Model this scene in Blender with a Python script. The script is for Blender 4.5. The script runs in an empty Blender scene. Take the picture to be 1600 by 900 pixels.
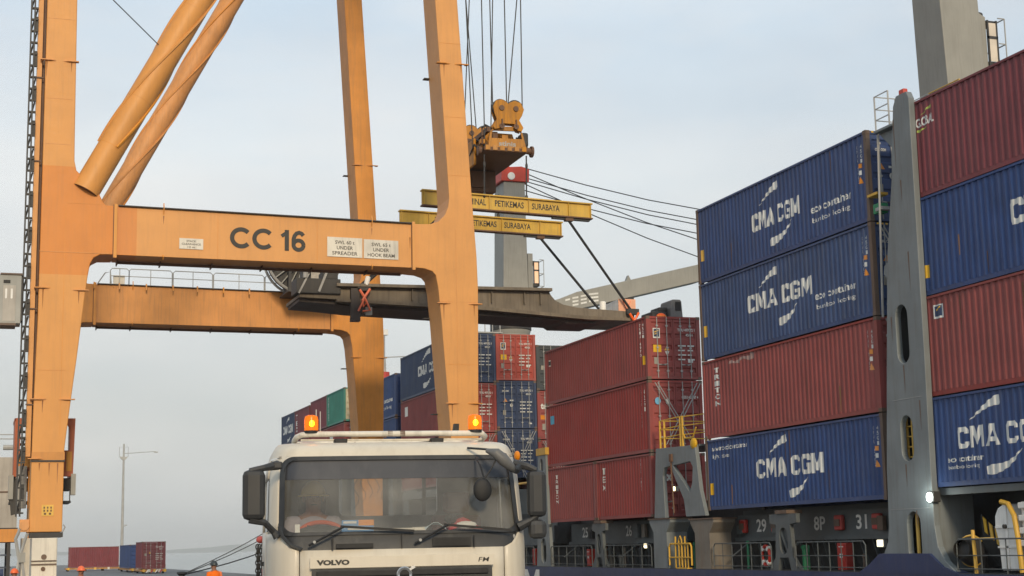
import bpy, bmesh, math, random
from mathutils import Vector, Matrix
from mathutils.geometry import tessellate_polygon
random.seed(7)
SC = bpy.context.scene
COL = SC.collection
R = math.radians

# ------------------------------------------------------------------ camera
CAM_H = 2.1
FPX, YAW, PITCH, ROLL = 2420.0, R(19.177), R(9.426), R(-1.208)
fw = Vector((math.sin(YAW)*math.cos(PITCH), math.cos(YAW)*math.cos(PITCH), math.sin(PITCH)))
rt0 = Vector((math.cos(YAW), -math.sin(YAW), 0)); up0 = rt0.cross(fw)
rt = rt0*math.cos(ROLL) + up0*math.sin(ROLL); up = -rt0*math.sin(ROLL) + up0*math.cos(ROLL)
cd = bpy.data.cameras.new('camera'); cam = bpy.data.objects.new('camera', cd); COL.objects.link(cam)
cd.sensor_width = 36; cd.lens = FPX/1600*36; cd.clip_start = 0.1; cd.clip_end = 40000
m = Matrix((( rt.x, up.x, -fw.x, 0), (rt.y, up.y, -fw.y, 0), (rt.z, up.z, -fw.z, CAM_H), (0, 0, 0, 1)))
cam.matrix_world = m
SC.camera = cam

# ------------------------------------------------------------------ world, sun, exposure
SUN_EL, SUN_AZ = R(22), R(188)          # azimuth clockwise from +Y: low behind the camera, along the quay
w = bpy.data.worlds.new('World'); SC.world = w; w.use_nodes = True
nt = w.node_tree; nt.nodes.clear()
out = nt.nodes.new('ShaderNodeOutputWorld'); bg = nt.nodes.new('ShaderNodeBackground')
sky = nt.nodes.new('ShaderNodeTexSky'); sky.sky_type = 'NISHITA'; sky.sun_disc = False
sky.sun_elevation = SUN_EL; sky.sun_rotation = SUN_AZ
sky.air_density = 1.0; sky.dust_density = 3.5; sky.ozone_density = 1.6; sky.altitude = 0
bg.inputs['Strength'].default_value = 0.10
# thin high cloud and haze veil over the clear sky: pale, even in every direction, slightly denser and greyer low down
tc = nt.nodes.new('ShaderNodeTexCoord'); sep = nt.nodes.new('ShaderNodeSeparateXYZ')
nt.links.new(tc.outputs['Generated'], sep.inputs[0])
ramp = nt.nodes.new('ShaderNodeValToRGB')
cr = ramp.color_ramp
cr.elements[0].position = 0.0; cr.elements[0].color = (6.7, 6.95, 6.85, 1)
cr.elements[1].position = 0.40; cr.elements[1].color = (6.5, 8.2, 9.8, 1)
e = cr.elements.new(0.10); e.color = (7.8, 7.95, 7.75, 1)
e = cr.elements.new(0.22); e.color = (8.75, 9.2, 9.25, 1)
nt.links.new(sep.outputs['Z'], ramp.inputs['Fac'])
mp = nt.nodes.new('ShaderNodeMapping'); mp.inputs['Scale'].default_value = (1, 1, 2.6)
nt.links.new(tc.outputs['Generated'], mp.inputs['Vector'])
nz = nt.nodes.new('ShaderNodeTexNoise'); nz.inputs['Scale'].default_value = 2.6; nz.inputs['Detail'].default_value = 5; nz.inputs['Roughness'].default_value = .5
nt.links.new(mp.outputs[0], nz.inputs['Vector'])
cr2 = nt.nodes.new('ShaderNodeMapRange'); cr2.inputs[1].default_value = .35; cr2.inputs[2].default_value = .68; cr2.inputs[3].default_value = .70; cr2.inputs[4].default_value = .97
nt.links.new(nz.outputs['Fac'], cr2.inputs[0])
nzw = nt.nodes.new('ShaderNodeTexNoise'); nzw.inputs['Scale'].default_value = 4.5; nzw.inputs['Detail'].default_value = 6; nzw.inputs['Roughness'].default_value = .55
nt.links.new(mp.outputs[0], nzw.inputs['Vector'])
mrw = nt.nodes.new('ShaderNodeMapRange'); mrw.inputs[1].default_value = .42; mrw.inputs[2].default_value = .66; mrw.inputs[3].default_value = 0; mrw.inputs[4].default_value = .4
nt.links.new(nzw.outputs['Fac'], mrw.inputs[0])
warm = nt.nodes.new('ShaderNodeMixRGB'); warm.inputs[2].default_value = (9.9, 9.5, 9.0, 1)      # faint cream cloud tops
nt.links.new(mrw.outputs[0], warm.inputs['Fac']); nt.links.new(ramp.outputs[0], warm.inputs[1])
mx = nt.nodes.new('ShaderNodeMixRGB')
nt.links.new(cr2.outputs[0], mx.inputs['Fac']); nt.links.new(sky.outputs[0], mx.inputs[1]); nt.links.new(warm.outputs[0], mx.inputs[2])
nt.links.new(mx.outputs[0], bg.inputs['Color']); nt.links.new(bg.outputs[0], out.inputs['Surface'])

sd = bpy.data.lights.new('sun', 'SUN'); sd.energy = 2.5; sd.angle = R(9); sd.color = (1, .81, .55)
sun = bpy.data.objects.new('sun', sd); COL.objects.link(sun)
sdir = Vector((math.sin(SUN_AZ)*math.cos(SUN_EL), math.cos(SUN_AZ)*math.cos(SUN_EL), math.sin(SUN_EL)))
sun.rotation_euler = (-sdir).to_track_quat('-Z', 'Y').to_euler(); sun.location = (0, -20, 40)
SC.view_settings.view_transform = 'Standard'; SC.view_settings.look = 'None'
SC.view_settings.exposure = 0.0; SC.view_settings.gamma = 1; SC.view_settings.use_curve_mapping = False
SC.cycles.use_denoising = True; SC.cycles.max_bounces = 8; SC.cycles.transparent_max_bounces = 16
SC.cycles.volume_bounces = 0
HAZE = 0.00015

# ------------------------------------------------------------------ materials
MATS = {}
def _nt(name):
    mt = bpy.data.materials.new(name); mt.use_nodes = True
    n = mt.node_tree; b = n.nodes['Principled BSDF']
    return mt, n, b
def paint(name, col, rough=.5, dirt=.35, rust=0.0, var=.16, metal=0.0, dirtcol=(.10, .085, .07), patch=None, spec=.4):
    """weathered paint: tone drift, rain streaks, grime, optional rust spots, optional repainted patch (its own shape)"""
    if name in MATS: return MATS[name]
    mt, n, b = _nt(name); N = n.nodes.new; L = n.links.new
    tc = N('ShaderNodeTexCoord'); oi = N('ShaderNodeObjectInfo')
    mul = N('ShaderNodeMath'); mul.operation = 'MULTIPLY'; mul.inputs[1].default_value = 57.0; L(oi.outputs['Random'], mul.inputs[0])
    add = N('ShaderNodeVectorMath'); add.operation = 'ADD'; L(tc.outputs['Object'], add.inputs[0]); L(mul.outputs[0], add.inputs[1])
    n1 = N('ShaderNodeTexNoise'); n1.inputs['Scale'].default_value = .9; n1.inputs['Detail'].default_value = 6; L(add.outputs[0], n1.inputs['Vector'])
    mp = N('ShaderNodeMapping'); mp.inputs['Scale'].default_value = (3.5, 3.5, .22); L(add.outputs[0], mp.inputs['Vector'])
    n2 = N('ShaderNodeTexNoise'); n2.inputs['Scale'].default_value = 2.4; n2.inputs['Detail'].default_value = 7; n2.inputs['Roughness'].default_value = .65; L(mp.outputs[0], n2.inputs['Vector'])
    n3 = N('ShaderNodeTexNoise'); n3.inputs['Scale'].default_value = 7; n3.inputs['Detail'].default_value = 8; n3.inputs['Roughness'].default_value = .7; L(add.outputs[0], n3.inputs['Vector'])
    base = N('ShaderNodeRGB'); base.outputs[0].default_value = (*col, 1); src = base.outputs[0]
    if patch:
        pcol, (x0, x1, z0, z1) = patch
        sp = N('ShaderNodeSeparateXYZ'); L(tc.outputs['Object'], sp.inputs[0]); fac = None
        for ax, lo, hi in (('X', x0, x1), ('Z', z0, z1)):
            for op, v in (('GREATER_THAN', lo), ('LESS_THAN', hi)):
                q = N('ShaderNodeMath'); q.operation = op; q.inputs[1].default_value = v; L(sp.outputs[ax], q.inputs[0])
                if fac is None: fac = q.outputs[0]
                else:
                    g = N('ShaderNodeMath'); g.operation = 'MULTIPLY'; L(fac, g.inputs[0]); L(q.outputs[0], g.inputs[1]); fac = g.outputs[0]
        pm = N('ShaderNodeMixRGB'); pm.inputs[2].default_value = (*pcol, 1); L(fac, pm.inputs['Fac']); L(src, pm.inputs[1]); src = pm.outputs[0]
    hv = N('ShaderNodeHueSaturation'); L(src, hv.inputs['Color'])
    mr = N('ShaderNodeMapRange'); mr.inputs[1].default_value = .3; mr.inputs[2].default_value = .7; mr.inputs[3].default_value = 1-var; mr.inputs[4].default_value = 1+var; L(n1.outputs['Fac'], mr.inputs[0])
    L(mr.outputs[0], hv.inputs['Value'])
    sat = N('ShaderNodeMapRange'); sat.inputs[3].default_value = 1.04; sat.inputs[4].default_value = .9; L(oi.outputs['Random'], sat.inputs[0]); L(sat.outputs[0], hv.inputs['Saturation'])
    r2 = N('ShaderNodeMapRange'); r2.inputs[1].default_value = .48; r2.inputs[2].default_value = .78; r2.inputs[3].default_value = 0; r2.inputs[4].default_value = dirt; L(n2.outputs['Fac'], r2.inputs[0])
    m1 = N('ShaderNodeMixRGB'); m1.inputs[2].default_value = (*dirtcol, 1); L(r2.outputs[0], m1.inputs['Fac']); L(hv.outputs[0], m1.inputs[1]); src = m1.outputs[0]
    if rust > 0:
        r3 = N('ShaderNodeMapRange'); r3.inputs[1].default_value = .72-rust*.2; r3.inputs[2].default_value = .78-rust*.2; L(n3.outputs['Fac'], r3.inputs[0])
        m2 = N('ShaderNodeMixRGB'); m2.inputs[2].default_value = (.12, .045, .018, 1); L(r3.outputs[0], m2.inputs['Fac']); L(src, m2.inputs[1]); src = m2.outputs[0]
    # small scuffs: paler scratched-through specks
    mp4 = N('ShaderNodeMapping'); mp4.inputs['Scale'].default_value = (1, 1, 2.2); L(add.outputs[0], mp4.inputs['Vector'])
    n4 = N('ShaderNodeTexNoise'); n4.inputs['Scale'].default_value = 2.3; n4.inputs['Detail'].default_value = 12; n4.inputs['Roughness'].default_value = .75; L(mp4.outputs[0], n4.inputs['Vector'])
    r4 = N('ShaderNodeMapRange'); r4.inputs[1].default_value = .66; r4.inputs[2].default_value = .74; r4.inputs[4].default_value = dirt*.5; L(n4.outputs['Fac'], r4.inputs[0])
    m4 = N('ShaderNodeMixRGB'); m4.inputs[2].default_value = (*[min(.6, c*1.6+.05) for c in col], 1); L(r4.outputs[0], m4.inputs['Fac']); L(src, m4.inputs[1]); src = m4.outputs[0]
    L(src, b.inputs['Base Color'])
    rr = N('ShaderNodeMapRange'); rr.inputs[3].default_value = max(.05, rough-.12); rr.inputs[4].default_value = min(1, rough+.15); L(n3.outputs['Fac'], rr.inputs[0]); L(rr.outputs[0], b.inputs['Roughness'])
    b.inputs['Metallic'].default_value = metal; b.inputs['Specular IOR Level'].default_value = spec
    bp = N('ShaderNodeBump'); bp.inputs['Strength'].default_value = .35; bp.inputs['Distance'].default_value = .02; L(n1.outputs['Fac'], bp.inputs['Height']); L(bp.outputs[0], b.inputs['Normal'])
    MATS[name] = mt; return mt
def emit(name, col, strength, base=(.8, .8, .8)):
    if name in MATS: return MATS[name]
    mt, n, b = _nt(name); b.inputs['Base Color'].default_value = (*base, 1)
    b.inputs['Emission Color'].default_value = (*col, 1); b.inputs['Emission Strength'].default_value = strength
    MATS[name] = mt; return mt
def glass(name, tint=(.9, .93, .92), dust=.12, dustcol=(.42, .40, .36), ior=1.45, gloss=.03):
    if name in MATS: return MATS[name]
    mt = bpy.data.materials.new(name); mt.use_nodes = True; n = mt.node_tree; n.nodes.clear(); N = n.nodes.new; L = n.links.new
    o = N('ShaderNodeOutputMaterial'); t = N('ShaderNodeBsdfTransparent'); t.inputs[0].default_value = (*tint, 1)
    g = N('ShaderNodeBsdfGlossy'); g.inputs['Roughness'].default_value = gloss; d = N('ShaderNodeBsdfDiffuse'); d.inputs[0].default_value = (*dustcol, 1)
    f = N('ShaderNodeFresnel'); f.inputs[0].default_value = ior
    a = N('ShaderNodeMixShader'); L(f.outputs[0], a.inputs[0]); L(t.outputs[0], a.inputs[1]); L(g.outputs[0], a.inputs[2])
    tc = N('ShaderNodeTexCoord'); nz = N('ShaderNodeTexNoise'); nz.inputs['Scale'].default_value = 2.2; nz.inputs['Detail'].default_value = 7; L(tc.outputs['Object'], nz.inputs['Vector'])
    mr = N('ShaderNodeMapRange'); mr.inputs[1].default_value = .3; mr.inputs[2].default_value = .75; mr.inputs[3].default_value = dust*.5; mr.inputs[4].default_value = dust*1.6; L(nz.outputs['Fac'], mr.inputs[0])
    c = N('ShaderNodeMixShader'); L(mr.outputs[0], c.inputs[0]); L(a.outputs[0], c.inputs[1]); L(d.outputs[0], c.inputs[2]); L(c.outputs[0], o.inputs[0])
    MATS[name] = mt; return mt

ORANGE = (.62, .266, .048)
M = dict(
 orange=paint('crane_orange', ORANGE, .5, .16, .02, .07),
 orange_r=paint('crane_orange_worn', (.61, .252, .05), .55, .34, .22, .12),
 orange_leg=paint('crane_orange_leg', ORANGE, .5, .14, .02, .06, patch=((.60, .195, .010), (-1, 9, 12.55, 16.75))),
 orange_beam=paint('crane_orange_beam', ORANGE, .5, .14, .02, .06, patch=((.60, .195, .010), (0, 3.1, 13.0, 15.9))),
 dark=paint('dark_steel', (.035, .034, .034), .55, .3, .1),
 black=paint('black_rubber', (.012, .012, .013), .6, .12),
 rope=paint('wire_rope', (.035, .035, .037), .5, .2),
 rope_pale=paint('mooring_rope', (.12, .12, .11), .8, .2),
 galv=paint('galvanised_steel', (.34, .34, .33), .5, .3, .05),
 grey=paint('ship_grey', (.165, .188, .198), .5, .4, .12, .14),
 grey_w=paint('ship_grey_worn', (.17, .15, .125), .6, .8, .4, .2, dirtcol=(.16, .105, .06)),
 post=paint('crane_post_grey', (.27, .265, .24), .55, .25, .03, .08),
 greyd=paint('deck_grey_dark', (.085, .098, .103), .55, .5, .2, .18),
 deckdark=paint('deck_shadow_steel', (.04, .043, .045), .6, .4, .15),  # near-black: deck shade under the containers put into the colour
 hull=paint('hull_blue', (.018, .03, .095), .4, .35, .05),
 yellow=paint('safety_yellow', (.62, .36, .03), .5, .3, .08),
 beam_y=paint('lifting_beam_yellow', (.56, .34, .025), .5, .35, .12),
 hb=paint('headblock_yellow', (.45, .19, .012), .5, .8, .45, .2, dirtcol=(.09, .05, .025)),
 brown=paint('greasy_brown_steel', (.13, .065, .035), .6, .5, .2),
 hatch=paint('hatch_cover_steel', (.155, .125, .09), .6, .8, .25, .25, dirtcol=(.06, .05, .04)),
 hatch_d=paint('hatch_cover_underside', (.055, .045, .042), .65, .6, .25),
 red=paint('signal_red', (.45, .03, .02), .5, .2, .03),
 redcap=paint('post_cap_red', (.50, .06, .04), .5, .25),
 orangered=paint('housing_red_orange', (.38, .09, .03), .55, .3, .12),
 white=paint('white_paint', (.74, .73, .70), .5, .25, .03),
 offwhite=paint('offwhite_panel', (.62, .58, .50), .5, .35, .05),
 beige=paint('beige_cladding', (.38, .35, .31), .6, .35),
 greybox=paint('grey_cabinet', (.30, .30, .28), .5, .3),
 letter=paint('black_lettering', (.03, .028, .025), .55, .1),
 wletter=paint('white_lettering', (.66, .66, .63), .6, .25, .0),
 yletter=paint('yellow_sticker', (.70, .40, .02), .5, .2),
 oletter=paint('orange_sticker', (.68, .24, .02), .5, .2),
 gsticker=paint('grey_plate', (.30, .28, .24), .5, .2),
 bsticker=paint('blue_sticker', (.10, .35, .55), .5, .1),
 lime=paint('lime_swoosh', (.42, .50, .08), .5, .1),
 green=paint('green_paint', (.02, .22, .10), .5, .2),
 blue_c=paint('container_blue', (.023, .054, .165), .5, .38, .05, .16, dirtcol=(.09, .09, .095)),
 blue_n=paint('container_navy', (.023, .042, .10), .5, .38, .05, .16, dirtcol=(.09, .09, .095)),
 blue_f=paint('container_faded_blue', (.034, .066, .165), .55, .5, .06, .16, dirtcol=(.14, .14, .14)),
 red_c=paint('container_red', (.26, .042, .036), .5, .32, .05, .14),
 red_m=paint('container_maroon', (.175, .034, .043), .5, .28, .05, .14),
 red_b=paint('container_brown_red', (.24, .042, .037), .55, .32, .06, .14),
 red_l=paint('container_light_red', (.36, .06, .042), .5, .3, .04, .12),
 charcoal=paint('container_charcoal', (.045, .052, .058), .55, .3, .04),
 green_c=paint('container_green', (.035, .22, .155), .5, .3, .04),
 cream=paint('container_cream', (.55, .46, .30), .5, .3, .04),
 rustpost=paint('rusty_brown_post', (.13, .085, .06), .6, .5, .3),
 asphalt=paint('quay_concrete', (.16, .155, .15), .85, .5, .0, .25),
 truck=paint('truck_white', (.57, .515, .42), .34, .36, .0, .05, dirtcol=(.34, .29, .22), spec=.5),
 plastic=paint('dark_grey_plastic', (.026, .027, .029), .5, .2, .0, .15, dirtcol=(.16, .15, .13)),
 plastic_l=paint('grey_plastic', (.13, .13, .13), .5, .4, .0, .15, dirtcol=(.22, .2, .17)),
 cabin=paint('cab_trim_grey', (.27, .262, .248), .7, .2),
 cabin_d=paint('cab_trim_dark', (.06, .06, .06), .7, .3, dirtcol=(.16, .15, .14)),
 hivis=paint('hi_vis_orange', (.80, .16, .02), .8, .1),
 skin=paint('skin_tone', (.22, .10, .06), .6, .05),
 cloth_b=paint('dark_cloth', (.03, .035, .05), .9, .1),
 cloth_v=paint('pale_violet_cloth', (.35, .33, .40), .9, .1),
 helmet_y=paint('helmet_yellow', (.65, .42, .05), .4, .1),
 helmet_d=paint('helmet_dark', (.03, .04, .045), .4, .1),
 helmet_o=paint('helmet_orange', (.80, .12, .015), .4, .1),
)
# ------------------------------------------------------------------ helpers
ORI = {}
def tag(o, label=None, cat=None, group=None, kind=None):
    if label: o['label'] = label
    if cat: o['category'] = cat
    if group: o['group'] = group
    if kind: o['kind'] = kind
    return o
def thing(name, label, cat, loc=(0, 0, 0), rz=0, group=None):
    o = bpy.data.objects.new(name, None); COL.objects.link(o); o.location = loc; o.rotation_euler = (0, 0, rz); o.empty_display_size = .2
    ORI[o.name] = Vector(loc) if rz == 0 else Vector((0, 0, 0))
    return tag(o, label, cat, group)
def linkobj(name, mesh, mat, parent=None):
    o = bpy.data.objects.new(name, mesh); COL.objects.link(o)
    if mat is not None:
        if len(mesh.materials) == 0: mesh.materials.append(None)
        o.material_slots[0].link = 'OBJECT'; o.material_slots[0].material = mat
    if parent: o.parent = parent; ORI[o.name] = ORI.get(parent.name, Vector((0, 0, 0)))
    return o
class MB:
    def __init__(s): s.v = []; s.f = []
    def add(s, vs, fs):
        k = len(s.v); s.v += [tuple(p) for p in vs]; s.f += [tuple(i+k for i in q) for q in fs]; return s
    def box(s, x0, x1, y0, y1, z0, z1):
        return s.add([(x0,y0,z0),(x1,y0,z0),(x1,y1,z0),(x0,y1,z0),(x0,y0,z1),(x1,y0,z1),(x1,y1,z1),(x0,y1,z1)],
                     [(0,3,2,1),(4,5,6,7),(0,1,5,4),(1,2,6,5),(2,3,7,6),(3,0,4,7)])
    def bar(s, p0, p1, w, h=None, upv=(0, 0, 1)):
        p0, p1 = Vector(p0), Vector(p1); h = h or w; d = (p1-p0).normalized(); u = Vector(upv)
        if abs(d.dot(u)) > .98: u = Vector((1, 0, 0))
        a = d.cross(u).normalized()*(w/2); b = a.cross(d).normalized()*(h/2)
        vs = [p0-a-b, p0+a-b, p0+a+b, p0-a+b, p1-a-b, p1+a-b, p1+a+b, p1-a+b]
        return s.add(vs, [(0,1,2,3),(7,6,5,4),(0,4,5,1),(1,5,6,2),(2,6,7,3),(3,7,4,0)])
    def cyl(s, p0, p1, r, n=12, r1=None, caps=True):
        p0, p1 = Vector(p0), Vector(p1); r1 = r if r1 is None else r1; d = (p1-p0).normalized()
        u = Vector((0, 0, 1)) if abs(d.z) < .9 else Vector((1, 0, 0)); a = d.cross(u).normalized(); b = a.cross(d)
        vs = []
        for i in range(n):
            t = 2*math.pi*i/n; q = a*math.cos(t)+b*math.sin(t); vs += [p0+q*r, p1+q*r1]
        fs = [(2*i, 2*i+1, (2*i+3) % (2*n), (2*i+2) % (2*n)) for i in range(n)]
        if caps: fs += [tuple(2*i for i in range(n)), tuple(2*i+1 for i in reversed(range(n)))]
        return s.add(vs, fs)
    def tube(s, path, r, n=6, closed=False):
        P = [Vector(p) for p in path]; k = len(P); rings = []; ref = None; vs = []
        for i, p in enumerate(P):
            if closed: d = (P[(i+1) % k]-P[i-1]).normalized()
            else: d = (P[min(i+1, k-1)]-P[max(i-1, 0)]).normalized()
            if ref is None: ref = Vector((0, 0, 1)) if abs(d.z) < .9 else Vector((1, 0, 0))
            a = d.cross(ref)
            if a.length < 1e-4: a = d.cross(Vector((.3, .7, .2)))
            a.normalize(); b = a.cross(d); ref = b
            rr = r[i] if isinstance(r, (list, tuple)) else r
            vs += [p+(a*math.cos(2*math.pi*j/n)+b*math.sin(2*math.pi*j/n))*rr for j in range(n)]
        fs = []
        for i in range(k if closed else k-1):
            for j in range(n):
                a0, a1 = i*n+j, i*n+(j+1) % n; b0, b1 = ((i+1) % k)*n+j, ((i+1) % k)*n+(j+1) % n; fs.append((a0, a1, b1, b0))
        if not closed: fs += [tuple(reversed(range(n))), tuple((k-1)*n+j for j in range(n))]
        return s.add(vs, fs)
    def prism(s, poly, ax, a, b):
        """polygon in the plane across axis ax ('X': (y,z), 'Y': (x,z), 'Z': (x,y)), extruded from a to b"""
        def p3(q, c): return {'X': (c, q[0], q[1]), 'Y': (q[0], c, q[1]), 'Z': (q[0], q[1], c)}[ax]
        n = len(poly); vs = [p3(q, a) for q in poly]+[p3(q, b) for q in poly]
        return s.add(vs, [tuple(range(n)), tuple(reversed(range(n, 2*n)))]+[(i, i+n, (i+1) % n+n, (i+1) % n) for i in range(n)])
    def plate(s, outer, holes, ax, a, b):
        cu = bpy.data.curves.new('outline', 'CURVE'); cu.dimensions = '2D'; cu.fill_mode = 'BOTH'; cu.extrude = abs(b-a)/2
        for lp in [outer]+list(holes):
            sp = cu.splines.new('POLY'); sp.points.add(len(lp)-1); sp.use_cyclic_u = True
            for i, q in enumerate(lp): sp.points[i].co = (q[0], q[1], 0, 1)
        o = bpy.data.objects.new('outline', cu); COL.objects.link(o); dg = bpy.context.evaluated_depsgraph_get()
        me = bpy.data.meshes.new_from_object(o.evaluated_get(dg)); c = (a+b)/2
        def p3(q): return {'X': (c+q[2], q[0], q[1]), 'Y': (q[0], c+q[2], q[1]), 'Z': (q[0], q[1], c+q[2])}[ax]
        s.add([p3(v.co) for v in me.vertices], [tuple(p.vertices) for p in me.polygons])
        bpy.data.objects.remove(o); bpy.data.curves.remove(cu); bpy.data.meshes.remove(me); return s
    def lathe(s, prof, base, axis=(0, 0, 1), n=16):
        base = Vector(base); d = Vector(axis).normalized(); u = Vector((0, 0, 1)) if abs(d.z) < .9 else Vector((1, 0, 0)); a = d.cross(u).normalized(); b = a.cross(d)
        vs = []; k = len(prof)
        for i in range(n):
            t = 2*math.pi*i/n; q = a*math.cos(t)+b*math.sin(t); vs += [base+q*r+d*h for r, h in prof]
        fs = [(i*k+j, i*k+j+1, ((i+1) % n)*k+j+1, ((i+1) % n)*k+j) for i in range(n) for j in range(k-1)]
        return s.add(vs, fs)
    def ell(s, c, rx, ry, rz, nu=12, nv=8, z0=-1.0, z1=1.0):
        c = Vector(c); vs = []; a0, a1 = math.asin(z0), math.asin(z1)
        for j in range(nv+1):
            a = a0+(a1-a0)*j/nv
            for i in range(nu):
                t = 2*math.pi*i/nu; vs.append(c+Vector((rx*math.cos(a)*math.cos(t), ry*math.cos(a)*math.sin(t), rz*math.sin(a))))
        return s.add(vs, [(j*nu+i, j*nu+(i+1) % nu, (j+1)*nu+(i+1) % nu, (j+1)*nu+i) for j in range(nv) for i in range(nu)])
    def grid(s, rows):
        n = len(rows[0]); vs = [p for r in rows for p in r]
        return s.add(vs, [(i*n+j, i*n+j+1, (i+1)*n+j+1, (i+1)*n+j) for i in range(len(rows)-1) for j in range(n-1)])
    def mesh(s, name, off=Vector((0, 0, 0)), smooth=False, weld=True):
        me = bpy.data.meshes.new(name); me.from_pydata([tuple(Vector(p)-off) for p in s.v], [], s.f)
        bm = bmesh.new(); bm.from_mesh(me)
        if weld: bmesh.ops.remove_doubles(bm, verts=bm.verts, dist=1e-5)
        bmesh.ops.recalc_face_normals(bm, faces=bm.faces); bm.to_mesh(me); bm.free()
        if smooth:
            for p in me.polygons: p.use_smooth = True
            try: me.set_sharp_from_angle(angle=R(40))
            except Exception: pass
        return me
    def build(s, name, mat, parent=None, smooth=False, bevel=0, weld=True, solid=0):
        off = ORI.get(parent.name, Vector((0, 0, 0))) if parent else Vector((0, 0, 0))
        o = linkobj(name, s.mesh(name, off, smooth, weld), mat, parent)
        if solid: md = o.modifiers.new('solid', 'SOLIDIFY'); md.thickness = solid; md.offset = -1
        if bevel: md = o.modifiers.new('bevel', 'BEVEL'); md.width = bevel; md.segments = 2; md.limit_method = 'ANGLE'; md.angle_limit = R(35)
        return o
TXT = {}
def text_mesh(body, bold=.0):
    """flat lettering outline: verts and faces, x from 0, baseline 0, size 1"""
    key = (body, bold)
    if key not in TXT:
        cu = bpy.data.curves.new('lettering', 'FONT'); cu.body = body; cu.size = 1; cu.offset = bold; cu.resolution_u = 3; cu.fill_mode = 'FRONT'
        o = bpy.data.objects.new('lettering', cu); COL.objects.link(o); dg = bpy.context.evaluated_depsgraph_get()
        me = bpy.data.meshes.new_from_object(o.evaluated_get(dg))
        vs = [(v.co.x, v.co.y) for v in me.vertices]; fs = [tuple(p.vertices) for p in me.polygons]
        bpy.data.objects.remove(o); bpy.data.curves.remove(cu); bpy.data.meshes.remove(me)
        x0 = min(v[0] for v in vs); x1 = max(v[0] for v in vs); y0 = min(v[1] for v in vs); y1 = max(v[1] for v in vs)
        TXT[key] = (vs, fs, x0, x1, y0, y1)
    return TXT[key]
def lettering(body, u0, u1, v0, v1, fn, bold=.02, shear=0):
    """text fitted to the box u0..u1, v0..v1 and mapped by fn(u, v) to space"""
    vs, fs, x0, x1, y0, y1 = text_mesh(body, bold); b = MB()
    pts = []
    for x, y in vs:
        fx, fy = (x-x0)/(x1-x0), (y-y0)/(y1-y0); pts.append(fn(u0+(u1-u0)*fx+shear*fy, v0+(v1-v0)*fy))
    b.add(pts, fs); return b
def polyline_band(pts, widths):
    """a tapering brush stroke in 2-D"""
    L_, R_ = [], []
    for i, p in enumerate(pts):
        a = pts[max(i-1, 0)]; c = pts[min(i+1, len(pts)-1)]; dx, dy = c[0]-a[0], c[1]-a[1]; l = math.hypot(dx, dy); nx, ny = -dy/l, dx/l
        L_.append((p[0]+nx*widths[i], p[1]+ny*widths[i])); R_.append((p[0]-nx*widths[i], p[1]-ny*widths[i]))
    return L_, R_
# ------------------------------------------------------------------ setting: quay, sea, far shore
b = MB(); b.box(-400, 24.2, -60, 330, -3.0, 0.0); tag(b.build('quay', M['asphalt']), kind='structure')
def water():
    mt, n, bs = _nt('sea_water'); bs.inputs['Base Color'].default_value = (.09, .115, .115, 1); bs.inputs['Roughness'].default_value = .18
    tc = n.nodes.new('ShaderNodeTexCoord'); mp = n.nodes.new('ShaderNodeMapping'); mp.inputs['Scale'].default_value = (.25, .12, 1)
    nz = n.nodes.new('ShaderNodeTexNoise'); nz.inputs['Scale'].default_value = 1.2; nz.inputs['Detail'].default_value = 6
    bp = n.nodes.new('ShaderNodeBump'); bp.inputs['Strength'].default_value = .5; bp.inputs['Distance'].default_value = .6
    n.links.new(tc.outputs['Object'], mp.inputs[0]); n.links.new(mp.outputs[0], nz.inputs['Vector']); n.links.new(nz.outputs['Fac'], bp.inputs['Height']); n.links.new(bp.outputs[0], bs.inputs['Normal'])
    return mt
b = MB(); b.add([(-9000, -800, -2.4), (9000, -800, -2.4), (9000, 14000, -2.4), (-9000, 14000, -2.4)], [(0, 1, 2, 3)]); tag(b.build('sea', water()), kind='structure')
b = MB(); rnd = random.Random(3); n = 90; prev = []
r0, r1, r2 = [], [], []
for i in range(n):
    x = -6000+12000*i/(n-1); h = 36+22*math.sin(i*.21)+18*math.sin(i*.57+1)+rnd.uniform(-5, 5)
    r0.append((x, 9500, -2.6)); r1.append((x, 9600, max(12, h*.7))); r2.append((x, 10000, max(16, h)))
b.grid([r0, r1, r2]); tag(b.build('hills', paint('far_shore_green', (.06, .08, .05), .9, .2), smooth=True), kind='structure')

# ------------------------------------------------------------------ the ship
ship = thing('container_ship', 'blue hulled container ship lying alongside the quay with stacked deck', 'ship', (26, 60, 0))
XH = 25.75
outl = [(XH, -30), (XH, 140), (XH+2.5, 143.5), (XH+7, 148), (39.5, 156), (53-7, 148), (53-2.5, 143.5), (53, 140), (53, -30)]
b = MB(); b.prism(outl, 'Z', -2.8, 1.06); b.build('hull', M['hull'], ship)
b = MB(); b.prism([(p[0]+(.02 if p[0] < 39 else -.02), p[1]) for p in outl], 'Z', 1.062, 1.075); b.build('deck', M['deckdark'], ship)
# bulwark stub under the tall pillar
b = MB(); b.prism([(37.0, 1.05), (37.8, 1.25), (38.4, 1.62), (41.0, 1.62), (41.6, 1.3), (42.2, 1.05)], 'X', XH-.01, XH+.4); b.build('bulwark', M['hull'], ship)
q = lettering('CMA CGM', 84.6, 70.9, -1.3, .95, lambda u, v: (XH-.006, u, v), .05); q.build('lettering', M['wletter'], ship)
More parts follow.
